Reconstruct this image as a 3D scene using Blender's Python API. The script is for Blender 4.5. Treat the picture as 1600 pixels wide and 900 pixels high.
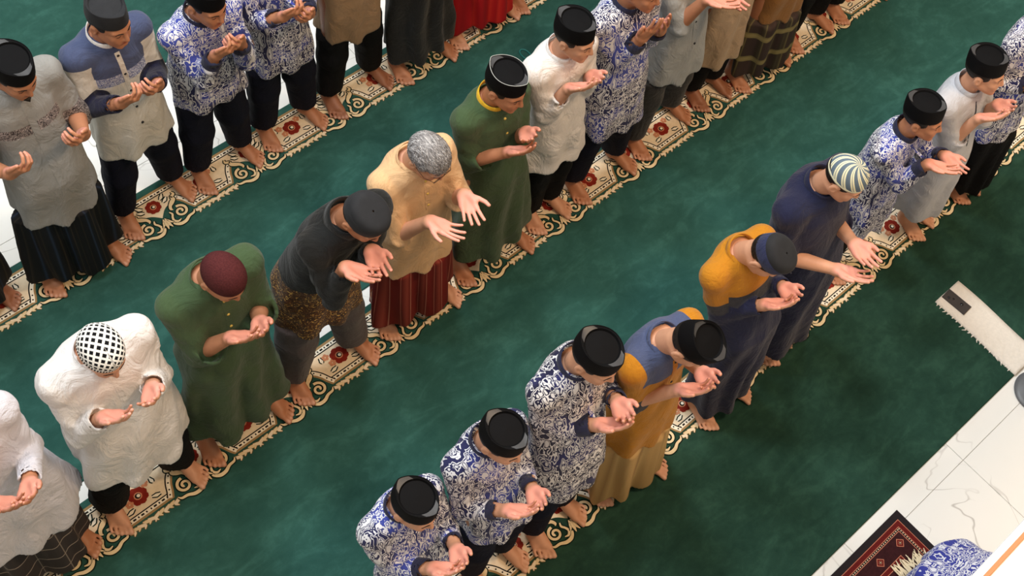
import bpy, math
import numpy as np
from mathutils import Matrix

# ------------------------------------------------------------------ clear
for o in list(bpy.data.objects):
    bpy.data.objects.remove(o)
scene = bpy.context.scene
COL = scene.collection

# ------------------------------------------------------------------ camera (fitted to the carpet rows)
F_PX, CXP, CYP, CAM_H = 2264.38, 1088.66, 293.23, 6.588
R_, U_, W_ = ((0.69887021, -0.69599436, 0.16484016), (0.51944742, 0.65231937, 0.55195455), (0.49168568, 0.30011879, -0.81741905))
cam = bpy.data.cameras.new('camera')
cam.sensor_width = 36.0
cam.lens = F_PX / 1600 * 36
cam.shift_x = (800 - CXP) / 1600
cam.shift_y = (CYP - 450) / 1600
cam.clip_end = 100
camo = bpy.data.objects.new('camera', cam)
COL.objects.link(camo)
camo.matrix_world = Matrix(((R_[0], U_[0], -W_[0], 0), (R_[1], U_[1], -W_[1], 0), (R_[2], U_[2], -W_[2], CAM_H), (0, 0, 0, 1)))
scene.camera = camo

# ------------------------------------------------------------------ light
world = bpy.data.worlds.new('hall_ambient')
scene.world = world
world.use_nodes = True
bg = world.node_tree.nodes['Background']
bg.inputs['Color'].default_value = (0.93, 0.97, 1.0, 1)
bg.inputs['Strength'].default_value = 0.35

def ceiling_lamp(x, y, z, sx, sy, watt, color):
    l = bpy.data.lights.new('ceiling_lamp', 'AREA')
    l.shape = 'RECTANGLE'
    l.size, l.size_y = sx, sy
    l.energy = watt
    l.color = color
    o = bpy.data.objects.new('ceiling_lamp_light', l)
    COL.objects.link(o)
    o.location = (x, y, z)
    return o

COOL, WARM = (0.93, 0.98, 1.0), (1.0, 0.70, 0.43)
for x, y, e, c in ((0.4, 5.2, 230, COOL), (3.4, 5.2, 230, COOL), (6.6, 4.2, 140, COOL), (-1.4, 2.6, 130, COOL), (2.4, 2.9, 130, COOL),
                   (4.9, -1.0, 350, WARM), (1.8, -1.8, 80, WARM)):
    ceiling_lamp(x, y, 8.6, 1.2, 1.2, e, c)

vs = scene.view_settings
vs.view_transform = 'Standard'
vs.look = 'None'
vs.gamma = 1.0
vs.use_curve_mapping = False
vs.exposure = 0.1

# ------------------------------------------------------------------ materials
def lin(c):
    return tuple(((v / 255) / 12.92 if v / 255 <= 0.04045 else ((v / 255 + 0.055) / 1.055) ** 2.4) for v in c)

class NT:
    """small helper around a material node tree"""
    def __init__(s, name, rough=0.8, spec=0.3):
        s.m = bpy.data.materials.new(name)
        s.m.use_nodes = True
        s.t = s.m.node_tree
        s.b = s.t.nodes['Principled BSDF']
        s.b.inputs['Roughness'].default_value = rough
        s.b.inputs['Specular IOR Level'].default_value = spec
    def n(s, typ, **kw):
        x = s.t.nodes.new(typ)
        for k, v in kw.items():
            if k == 'ins':
                for i, val in v.items():
                    if hasattr(val, 'outputs') or isinstance(val, bpy.types.NodeSocket):
                        s.l(val, x.inputs[i])
                    else:
                        x.inputs[i].default_value = val
            else:
                setattr(x, k, v)
        return x
    def l(s, a, b):
        if hasattr(a, 'outputs'):
            a = a.outputs[0]
        s.t.links.new(a, b)
    def math(s, op, a, b=0.0, c=0.0):
        return s.n('ShaderNodeMath', operation=op, ins={0: a, 1: b, 2: c})
    def mix(s, fac, a, b):
        x = s.t.nodes.new('ShaderNodeMix')
        x.data_type = 'RGBA'
        for i, v in ((0, fac), (6, a), (7, b)):
            if hasattr(v, 'outputs') or isinstance(v, bpy.types.NodeSocket):
                s.l(v, x.inputs[i])
            else:
                x.inputs[i].default_value = (v if i == 0 else (*v[:3], 1))
        return x.outputs[2]
    def coord(s, which='Object'):
        return s.n('ShaderNodeTexCoord').outputs[which]
    def noise(s, vec, scale, detail=2.0, rough=0.5, dist=0.0):
        return s.n('ShaderNodeTexNoise', ins={'Vector': vec, 'Scale': scale, 'Detail': detail, 'Roughness': rough, 'Distortion': dist}).outputs['Fac']
    def mapping(s, vec, scale=(1, 1, 1), loc=(0, 0, 0), rot=(0, 0, 0)):
        return s.n('ShaderNodeMapping', ins={'Vector': vec, 'Scale': scale, 'Location': loc, 'Rotation': rot}).outputs[0]
    def ramp(s, fac, stops, const=False):
        r = s.t.nodes.new('ShaderNodeValToRGB')
        cr = r.color_ramp
        if const:
            cr.interpolation = 'CONSTANT'
        while len(cr.elements) < len(stops):
            cr.elements.new(0.5)
        for e, (p, c) in zip(cr.elements, stops):
            e.position = p
            e.color = (*c[:3], 1)
        s.l(fac, r.inputs[0])
        return r.outputs[0]
    def sep(s, vec):
        return s.n('ShaderNodeSeparateXYZ', ins={0: vec}).outputs
    def comb(s, x, y, z):
        return s.n('ShaderNodeCombineXYZ', ins={0: x, 1: y, 2: z}).outputs[0]
    def color(s, c):
        s.l(c, s.b.inputs['Base Color'])
    def bump(s, h, strength=0.3, dist=0.002):
        bn = s.n('ShaderNodeBump', ins={'Height': h, 'Strength': strength, 'Distance': dist})
        s.l(bn, s.b.inputs['Normal'])

MATS = {}
def plain(name, rgb, rough=0.6, spec=0.3):
    if name in MATS:
        return MATS[name]
    t = NT(name, rough, spec)
    t.b.inputs['Base Color'].default_value = (*lin(rgb), 1)
    MATS[name] = t.m
    return t.m

def solid(rgb, var=0.10):
    a = lin(rgb)
    def col(t):
        n1 = t.noise(t.mapping(t.coord(), (60, 60, 260)), 1.0, 2)
        return t.mix(n1, tuple(v * (1 - var) for v in a), tuple(min(1, v * (1 + var)) for v in a))
    return col

def cloth(name, base, layers=(), rough=0.85, sheen=0.12, weave=420.0, crease=0.5):
    """woven cloth: base colour, sewn-on pieces where the mesh mask says so, thread relief and soft creases"""
    if name in MATS:
        return MATS[name]
    t = NT(name, rough, 0.2)
    co = t.coord()
    c = base(t)
    if layers:
        m = t.sep(t.n('ShaderNodeAttribute', attribute_name='tint').outputs['Vector'])
        for i, l in enumerate(layers):
            c = t.mix(t.math('GREATER_THAN', m[i], 0.0), c, l(t))
    t.color(c)
    cr = t.noise(t.mapping(co, (8, 8, 5)), 1.0, 4, 0.6, 1.6)
    w = t.noise(co, weave, 1)
    t.bump(t.math('MULTIPLY_ADD', cr, 26.0 * crease, w), 0.6, 0.0022)
    t.b.inputs['Sheen Weight'].default_value = sheen
    MATS[name] = t.m
    return t.m

def fabric(name, rgb, rough=0.85, sheen=0.12, weave=420.0, var=0.10, crease=0.5):
    return cloth(name, solid(rgb, var), (), rough, sheen, weave, crease)

def batik(dark=(38, 40, 80), mid=(62, 74, 160), light=(218, 218, 224)):
    """mirrored flame and bird motifs of printed batik: navy and blue on white"""
    def col(t):
        x, y, z = t.sep(t.coord())
        px = t.math('PINGPONG', x, 0.055)
        pz = t.math('PINGPONG', z, 0.10)
        v = t.comb(px, t.math('MULTIPLY', y, 0.8), pz)
        n1 = t.noise(t.mapping(v, (1, 1, 0.50)), 17.0, 0.0, 0.4, 2.2)
        n2 = t.noise(t.mapping(v, (1, 1, 0.42)), 42.0, 0.0, 0.5, 1.2)
        big = t.noise(t.coord(), 4.6, 1)
        f = t.math('ADD', t.math('MULTIPLY', t.math('SUBTRACT', n1, 0.5), 1.0), t.math('MULTIPLY', t.math('SUBTRACT', n2, 0.5), 0.5))
        f = t.math('ADD', f, 0.5)
        L, M, D = lin(light), lin(mid), lin(dark)
        st = [(0.0, 0), (0.315, 0), (0.325, 1), (0.40, 1), (0.41, 0), (0.475, 0), (0.485, 1), (0.575, 1), (0.585, 0), (0.665, 0), (0.675, 1), (1.0, 1)]
        base = t.ramp(f, [(p, D if q else L) for p, q in st])
        base2 = t.ramp(f, [(p, M if q else L) for p, q in st])
        fac = t.ramp(big, [(0.50, (0, 0, 0)), (0.60, (1, 1, 1))])
        return t.mix(fac, base, base2)
    return col

def stripes_vertical(name, stops, freq, extra=None, rough=0.75):
    """sarong cloth: bands that run down the cloth round the body (angle) plus optional cross bands"""
    if name in MATS:
        return MATS[name]
    t = NT(name, rough, 0.3)
    x, y, z = t.sep(t.coord())
    ang = t.math('ARCTAN2', x, y)
    a = t.math('FRACT', t.math('MULTIPLY', ang, freq))
    c = t.ramp(a, [(p, lin(q)) for p, q in stops])
    if extra:
        fz, st, wob = extra
        zz = z
        if wob:
            zz = t.math('ADD', z, t.math('MULTIPLY', t.math('SINE', t.math('MULTIPLY', ang, 9.0)), wob))
        b = t.math('FRACT', t.math('MULTIPLY', zz, fz))
        c2 = t.ramp(b, [(p, lin(q)) for p, q in st])
        mk = t.ramp(b, [(p, (1, 1, 1) if m else (0, 0, 0)) for p, m in extra_mask(st)], False)
        c = t.mix(mk, c, c2)
    t.color(c)
    cr = t.noise(t.mapping(t.coord(), (14, 14, 3)), 1.0, 2, 0.5, 0.6)
    t.bump(cr, 0.4, 0.01)
    MATS[name] = t.m
    return t.m

def extra_mask(st):
    return [(p, 2 <= i <= len(st) - 2) for i, (p, q) in enumerate(st)]

def skin(name, rgb, palm):
    if name in MATS:
        return MATS[name]
    t = NT(name, 0.5, 0.35)
    co = t.coord()
    a = lin(rgb)
    n = t.noise(co, 28.0, 3, 0.6)
    base = t.mix(n, tuple(v * 0.88 for v in a), tuple(min(1, v * 1.1) for v in a))
    at = t.n('ShaderNodeAttribute', attribute_name='tint')
    s = t.sep(at.outputs['Vector'])
    c = t.mix(s[0], base, lin(palm))
    lip = tuple(min(1, v * k) for v, k in zip(a, (0.98, 0.62, 0.62)))
    c = t.mix(s[1], c, lip)
    nail = tuple(v * 0.6 + w * 0.4 for v, w in zip(a, lin((222, 180, 160))))
    c = t.mix(s[2], c, nail)
    t.color(c)
    t.bump(t.noise(co, 240.0, 2), 0.25, 0.0015)
    MATS[name] = t.m
    return t.m

def velvet(name, rgb, sheen=0.25, rough=0.75):
    if name in MATS:
        return MATS[name]
    t = NT(name, rough, 0.08)
    co = t.coord()
    a = lin(rgb)
    n = t.noise(co, 30.0, 3)
    t.color(t.mix(n, tuple(v * 0.8 for v in a), tuple(v * 1.2 for v in a)))
    t.bump(t.noise(co, 500.0, 1), 0.25, 0.001)
    t.b.inputs['Sheen Weight'].default_value = sheen
    t.b.inputs['Sheen Roughness'].default_value = 0.4
    MATS[name] = t.m
    return t.m

# ------------------------------------------------------------------ mesh helpers
def mesh_obj(name, verts, faces, mats, parent=None, smooth=True, midx=None, attrs=None, uvs=None):
    me = bpy.data.meshes.new(name)
    verts = np.asarray(verts, np.float32)
    if isinstance(faces, np.ndarray) and faces.ndim == 2:
        k = faces.shape[1]
        me.vertices.add(len(verts))
        me.vertices.foreach_set('co', verts.ravel())
        me.loops.add(faces.size)
        me.loops.foreach_set('vertex_index', faces.astype(np.int32).ravel())
        me.polygons.add(len(faces))
        me.polygons.foreach_set('loop_start', np.arange(0, faces.size, k, dtype=np.int32))
        me.update(calc_edges=True)
    else:
        me.from_pydata([tuple(map(float, v)) for v in verts], [], [list(map(int, f)) for f in faces])
        me.update()
    for m in (mats if isinstance(mats, (list, tuple)) else [mats]):
        me.materials.append(m)
    if smooth:
        me.polygons.foreach_set('use_smooth', np.ones(len(me.polygons), bool))
    if midx is not None:
        me.polygons.foreach_set('material_index', np.asarray(midx, np.int32))
    if attrs is not None:
        a = me.attributes.new('tint', 'FLOAT_VECTOR', 'POINT')
        a.data.foreach_set('vector', np.asarray(attrs, np.float32).ravel())
    if uvs is not None:
        ul = me.uv_layers.new(name='UVMap')
        li = np.empty(len(me.loops), np.int32)
        me.loops.foreach_get('vertex_index', li)
        ul.data.foreach_set('uv', np.asarray(uvs, np.float32)[li].ravel())
    o = bpy.data.objects.new(name, me)
    COL.objects.link(o)
    if parent:
        o.parent = parent
    return o

def join(parts):
    """parts: list of (verts, faces quads[, attrs]) -> one set"""
    vs_, fs, at, off = [], [], [], 0
    for p in parts:
        v, f = p[0], p[1]
        vs_.append(v)
        fs.append(np.asarray(f) + off)
        at.append(p[2] if len(p) > 2 and p[2] is not None else np.zeros((len(v), 3), np.float32))
        off += len(v)
    return np.concatenate(vs_), np.concatenate(fs), np.concatenate(at)

def box_data(x0, x1, y0, y1, z0, z1, bev=0.0):
    if bev <= 0:
        v = [(x, y, z) for z in (z0, z1) for y in (y0, y1) for x in (x0, x1)]
        f = [(0, 2, 3, 1), (4, 5, 7, 6), (0, 1, 5, 4), (2, 6, 7, 3), (0, 4, 6, 2), (1, 3, 7, 5)]
        return v, f
    b = bev
    v = [(x0, y0, z0), (x1, y0, z0), (x1, y1, z0), (x0, y1, z0), (x0, y0, z1 - b), (x1, y0, z1 - b), (x1, y1, z1 - b), (x0, y1, z1 - b),
         (x0 + b, y0 + b, z1), (x1 - b, y0 + b, z1), (x1 - b, y1 - b, z1), (x0 + b, y1 - b, z1)]
    f = [(3, 2, 1, 0), (0, 1, 5, 4), (1, 2, 6, 5), (2, 3, 7, 6), (3, 0, 4, 7), (4, 5, 9, 8), (5, 6, 10, 9), (6, 7, 11, 10), (7, 4, 8, 11), (8, 9, 10, 11)]
    return v, f

def tube(path, radii, seg=8, closed=False, flat=None):
    """swept tube; flat scales the second axis"""
    P = np.asarray(path, float)
    n = len(P)
    radii = np.broadcast_to(np.asarray(radii, float), (n,))
    T = np.gradient(P, axis=0) if not closed else (np.roll(P, -1, 0) - np.roll(P, 1, 0))
    T /= np.linalg.norm(T, axis=1)[:, None] + 1e-12
    up = np.array([0.0, 0.0, 1.0])
    V = []
    for i in range(n):
        s = np.cross(T[i], up)
        if np.linalg.norm(s) < 1e-3:
            s = np.cross(T[i], (0, 1, 0))
        s /= np.linalg.norm(s)
        u = np.cross(s, T[i])
        for k in range(seg):
            a = 2 * math.pi * k / seg
            V.append(P[i] + radii[i] * (math.cos(a) * s + math.sin(a) * u * (flat or 1)))
    F = []
    for i in range(n if closed else n - 1):
        j = (i + 1) % n
        for k in range(seg):
            F.append((i * seg + k, i * seg + (k + 1) % seg, j * seg + (k + 1) % seg, j * seg + k))
    if not closed:
        V.append(P[0]); V.append(P[-1])
        a, b = len(V) - 2, len(V) - 1
        for k in range(seg):
            F.append((a, (k + 1) % seg, k))
            F.append((b, (n - 1) * seg + k, (n - 1) * seg + (k + 1) % seg))
    return V, F

def empty(name, loc, label, cat, group=None, rotz=0.0):
    o = bpy.data.objects.new(name, None)
    o.empty_display_size = 0.2
    COL.objects.link(o)
    o.location = loc
    o.rotation_euler = (0, 0, rotz)
    o['label'] = label
    o['category'] = cat
    if group:
        o['group'] = group
    return o

def tag(o, label, cat, group=None):
    o['label'] = label
    o['category'] = cat
    if group:
        o['group'] = group
    return o

# ------------------------------------------------------------------ distance fields and surface nets
def cone(P, a, b, r1, r2):
    a = np.asarray(a, np.float32); b = np.asarray(b, np.float32)
    ba = b - a
    t = np.clip(((P - a) @ ba) / (float(ba @ ba) + 1e-12), 0, 1)
    d = P - a - t[:, None] * ba
    return np.sqrt(np.einsum('ij,ij->i', d, d)) - (r1 + (r2 - r1) * t)

def ell(P, c, r):
    r = np.asarray(r, np.float32)
    q = (P - np.asarray(c, np.float32)) / r
    k = np.sqrt(np.einsum('ij,ij->i', q, q))
    return (k - 1) * float(min(r)) * 0.9

def smin(a, b, k):
    h = np.clip(0.5 + 0.5 * (b - a) / k, 0, 1)
    return b * (1 - h) + a * h - k * h * (1 - h)

def smax(a, b, k):
    return -smin(-a, -b, k)

def surface(f, lo, hi, h, cb=4, slack=0.0):
    lo = np.asarray(lo, np.float32); hi = np.asarray(hi, np.float32)
    nb = np.ceil((hi - lo) / (h * cb)).astype(int) + 1
    ax = [lo[i] + h * (np.arange(nb[i]) * cb + (cb - 1) / 2) for i in range(3)]
    G = np.stack(np.meshgrid(*ax, indexing='ij'), -1).reshape(-1, 3).astype(np.float32)
    dc = f(G).reshape(nb)
    act = np.abs(dc) < h * cb * 1.15 + slack
    Fv = np.repeat(np.repeat(np.repeat(dc, cb, 0), cb, 1), cb, 2).astype(np.float32)
    M = np.repeat(np.repeat(np.repeat(act, cb, 0), cb, 1), cb, 2)
    ii = np.argwhere(M)
    Fv[M] = f((lo + ii * h).astype(np.float32))
    Fv[Fv == 0] = 1e-7
    S = Fv < 0
    c8 = np.zeros(np.array(S.shape) - 1, np.int8)
    sl = lambda o, A: A[o[0]:A.shape[0] - 1 + o[0], o[1]:A.shape[1] - 1 + o[1], o[2]:A.shape[2] - 1 + o[2]]
    offs = [(i, j, k) for i in (0, 1) for j in (0, 1) for k in (0, 1)]
    for o in offs:
        c8 += sl(o, S)
    mixed = (c8 > 0) & (c8 < 8)
    cells = np.argwhere(mixed)
    idx = -np.ones(mixed.shape, np.int64)
    idx[mixed] = np.arange(len(cells))
    pos = np.zeros((len(cells), 3)); cnt = np.zeros(len(cells))
    ci = cells.T
    for o in offs:
        for axn in range(3):
            if o[axn]:
                continue
            o2 = list(o); o2[axn] = 1
            a = Fv[ci[0] + o[0], ci[1] + o[1], ci[2] + o[2]]
            b = Fv[ci[0] + o2[0], ci[1] + o2[1], ci[2] + o2[2]]
            m = (a < 0) != (b < 0)
            t = a[m] / (a[m] - b[m])
            q = np.tile(np.array(o, float), (m.sum(), 1)); q[:, axn] += t
            pos[m] += q; cnt[m] += 1
    V = lo + h * (cells + pos / cnt[:, None])
    quads = []
    for axn in range(3):
        A = np.moveaxis(S, axn, 0); I = np.moveaxis(idx, axn, 0)
        e = A[:-1, 1:-1, 1:-1] != A[1:, 1:-1, 1:-1]
        inside = A[:-1, 1:-1, 1:-1][e]
        w = np.argwhere(e)
        i, j, k = w[:, 0], w[:, 1], w[:, 2]
        q = np.stack([I[i, j, k], I[i, j + 1, k], I[i, j + 1, k + 1], I[i, j, k + 1]], 1)
        flip = ~inside
        if axn == 1:
            flip = ~flip
        q[flip] = q[flip][:, ::-1]
        quads.append(q)
    Q = np.concatenate(quads)
    Q = Q[(Q >= 0).all(1)]
    return V.astype(np.float32), Q

def folds(P, seed, amp, kx=22.0, kz=7.0, n=6, zm=1.0):
    rng = np.random.RandomState(seed)
    s = 0
    for i in range(n):
        d = np.array([rng.normal() * kx, rng.normal() * kx, rng.normal() * kz], np.float32)
        ph = P @ d + rng.uniform(0, 6.28)
        s = s + np.sin(ph + 0.8 * zm * np.sin(P[:, 2] * rng.uniform(8, 22) + i))
    r = 0
    for i in range(3):
        d = np.array([rng.normal() * kx * 0.9, rng.normal() * kx * 0.9, rng.normal() * kz * 1.6], np.float32)
        r = r + np.abs(np.sin(P @ d + 1.3 * zm * np.sin(P[:, 2] * 9 + i) + rng.uniform(0, 6.28)))
    return amp * (s / n + 0.45 * (r / 3 - 0.64))

CT = 0.011     # carpet thickness

# ------------------------------------------------------------------ the human figure (local frame: faces -Y, own right is -X)
def nrm(v):
    v = np.asarray(v, float)
    return v / (np.linalg.norm(v) + 1e-12)

def rx(a):
    c, s = math.cos(a), math.sin(a)
    return np.array([[1, 0, 0], [0, c, -s], [0, s, c]])

def ry(a):
    c, s = math.cos(a), math.sin(a)
    return np.array([[c, 0, s], [0, 1, 0], [-s, 0, c]])

def rz(a):
    c, s = math.cos(a), math.sin(a)
    return np.array([[c, -s, 0], [s, c, 0], [0, 0, 1]])

def foot_field(P):
    d = cone(P, (0, 0.028, 0.034), (0, 0.02, 0.04), 0.031, 0.033)
    d = smin(d, cone(P, (0, 0.012, 0.06), (0, 0.014, 0.34), 0.034, 0.05), 0.03)
    d = smin(d, cone(P, (0.004, -0.005, 0.06), (0.012, -0.095, 0.026), 0.034, 0.024), 0.03)
    d = smin(d, cone(P, (-0.012, 0.01, 0.03), (-0.028, -0.085, 0.016), 0.024, 0.017), 0.03)
    d = smin(d, cone(P, (0.016, -0.06, 0.03), (0.031, -0.115, 0.019), 0.024, 0.019), 0.02)
    for bx, by, tx, ty, r in ((0.031, -0.118, 0.036, -0.168, 0.0128), (0.012, -0.122, 0.014, -0.165, 0.0085), (-0.005, -0.118, -0.006, -0.157, 0.008),
                              (-0.021, -0.108, -0.025, -0.144, 0.0078), (-0.036, -0.094, -0.043, -0.126, 0.0075)):
        t = np.minimum(cone(P, (bx, by, 0.017), (tx, ty + 0.018, 0.017), r * 1.0, r), cone(P, (tx, ty + 0.018, 0.017), (tx, ty, 0.011), r, r * 1.02))
        d = smin(d, t, 0.006)
    return np.maximum(d, -P[:, 2])

_fv, _fq = surface(foot_field, (-0.09, -0.20, -0.012), (0.09, 0.09, 0.33), 0.0064)
_keep = _fv[:, 2] < 0.25
_fq = _fq[_keep[_fq].all(1)]
_ft = np.zeros((len(_fv), 3), np.float32)
for tx, ty, r in ((0.036, -0.172, 0.009), (0.014, -0.167, 0.006), (-0.006, -0.159, 0.006), (-0.025, -0.146, 0.006), (-0.043, -0.128, 0.006)):
    dd = np.hypot(_fv[:, 0] - tx, _fv[:, 1] - ty - 0.003)
    _ft[:, 2] = np.maximum(_ft[:, 2], np.clip(1.6 - dd / r, 0, 1) * (_fv[:, 2] > 0.014))
_ft[:, 0] = np.clip((0.012 - _fv[:, 2]) / 0.01, 0, 1) * 0.6

def head_field(P, ne=None):
    """head frame: origin between the ears, face to -Y"""
    X = np.abs(P[:, 0])
    Q = np.stack([X, P[:, 1], P[:, 2]], 1)
    d = ell(P, (0, 0.014, 0.042), (0.076, 0.097, 0.086))
    d = smin(d, ell(P, (0, -0.04, -0.03), (0.058, 0.056, 0.078)), 0.03)
    d = smin(d, cone(Q, (0.046, -0.005, -0.045), (0.012, -0.078, -0.098), 0.024, 0.021), 0.025)
    d = smin(d, cone(Q, (0.036, -0.066, -0.02), (0.026, -0.08, -0.05), 0.022, 0.018), 0.02)
    d = smin(d, cone(Q, (0.008, -0.088, 0.030), (0.045, -0.072, 0.032), 0.012, 0.012), 0.015)
    d = smax(d, -cone(Q, (0.031, -0.106, 0.010), (0.031, -0.108, 0.010), 0.016, 0.016), 0.012)
    d = smin(d, cone(Q, (0.031, -0.077, 0.009), (0.031, -0.077, 0.009), 0.0145, 0.0145), 0.006)
    d = smin(d, cone(P, (0, -0.094, 0.022), (0, -0.112, -0.026), 0.008, 0.0115), 0.010)
    d = smin(d, cone(Q, (0.011, -0.100, -0.029), (0.011, -0.100, -0.030), 0.008, 0.008), 0.007)
    d = smin(d, cone(Q, (0, -0.099, -0.057), (0.020, -0.089, -0.059), 0.007, 0.004), 0.006)
    d = smin(d, cone(Q, (0, -0.096, -0.068), (0.017, -0.088, -0.066), 0.0075, 0.004), 0.006)
    e = ell(Q, (0.079, 0.016, -0.004), (0.010, 0.021, 0.033))
    e = np.maximum(e, -ell(Q, (0.089, 0.010, 0.0), (0.008, 0.012, 0.020)))
    d = smin(d, e, 0.008)
    if ne is not None:
        d = smin(d, cone(P, ne[0], ne[1], ne[2], ne[3]), 0.03)
    return d

def hand_prims(w, f, n, s, L, curl, spread, thumb):
    """round cones of palm and digits; w wrist, f to the fingers, n out of the palm, s to the thumb"""
    k = L / 0.18
    pt = lambda a, b, c: w + k * (a * f + b * s + c * n)
    palm, digits = [], []
    kn = {'index': (0.092, 0.031, 0.008), 'middle': (0.096, 0.010, 0.0), 'ring': (0.091, -0.011, 0.001), 'little': (0.082, -0.030, 0.010)}
    for nm, (a, b, c) in kn.items():
        palm.append((pt(0.012, b * 0.55, 0), pt(a, b, c), 0.0165 * k, 0.0120 * k))
    palm.append((pt(0.02, 0.02, 0.008), pt(0.06, 0.034, 0.012), 0.018 * k, 0.014 * k))
    palm.append((pt(0.02, -0.018, 0.006), pt(0.06, -0.028, 0.008), 0.016 * k, 0.013 * k))
    ln = {'index': (0.038, 0.024, 0.019), 'middle': (0.042, 0.027, 0.020), 'ring': (0.039, 0.025, 0.020), 'little': (0.030, 0.019, 0.017)}
    sp = {'index': 0.10, 'middle': 0.02, 'ring': -0.06, 'little': -0.16}
    for i, nm in enumerate(kn):
        p = pt(*kn[nm])
        ang = 0.0
        base = nrm(f + s * sp[nm] * spread)
        r = 0.0092 * k if nm != 'little' else 0.0082 * k
        segs = []
        for j, l in enumerate(ln[nm]):
            ang += curl[j] * (1.0 + 0.10 * (i - 1))
            dirv = math.cos(ang) * base + math.sin(ang) * n
            q = p + k * l * dirv
            segs.append((p, q, r * (1 - 0.07 * j), r * (1 - 0.07 * (j + 1))))
            p = q
        digits.append(segs)
    p0, p1, p2, p3 = pt(0.025, 0.022, 0.008), pt(0.055, 0.046 + 0.01 * thumb, 0.012), pt(0.082, 0.050 + 0.028 * thumb, 0.016), pt(0.106, 0.048 + 0.04 * thumb, 0.020)
    digits.append([(p0, p1, 0.0145 * k, 0.012 * k), (p1, p2, 0.0115 * k, 0.0102 * k), (p2, p3, 0.0102 * k, 0.0085 * k)])
    return palm, digits

def hand_field(P, palm, digits, arms):
    d = None
    for a in palm:
        c = cone(P, *a)
        d = c if d is None else smin(d, c, 0.012)
    for a in arms:
        d = smin(d, cone(P, *a), 0.022)
    for segs in digits:
        t = None
        for a in segs:
            c = cone(P, *a)
            t = c if t is None else np.minimum(t, c)
        d = smin(d, t, 0.004)
    return d

def stack(P, zs, a_, b_, cx, cy, ex=2.4):
    z = P[:, 2]
    a = np.interp(z, zs, a_); b = np.interp(z, zs, b_)
    X = np.abs(P[:, 0] - np.interp(z, zs, cx)) / a
    Y = np.abs(P[:, 1] - np.interp(z, zs, cy)) / b
    k = (X ** ex + Y ** ex) ** (1 / ex)
    return (k - 1) * np.minimum(a, b) * 0.95

def lathe_ring(cx, cy, prof, a, b, n=40, shape=None):
    """rings of an oval turned body: prof rows (scale, z)"""
    V, UV = [], []
    for i, (sc, z) in enumerate(prof):
        for k in range(n):
            t = 2 * math.pi * k / n
            px, py = math.sin(t), -math.cos(t)
            if shape:
                px, py = shape(i, t, px, py)
            V.append((cx + a * sc * px, cy + b * sc * py, z))
            UV.append((k / n, i / (len(prof) - 1)))
    Fq = []
    for i in range(len(prof) - 1):
        for k in range(n):
            Fq.append((i * n + k, i * n + (k + 1) % n, (i + 1) * n + (k + 1) % n, (i + 1) * n + k))
    return np.array(V), Fq, UV

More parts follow.
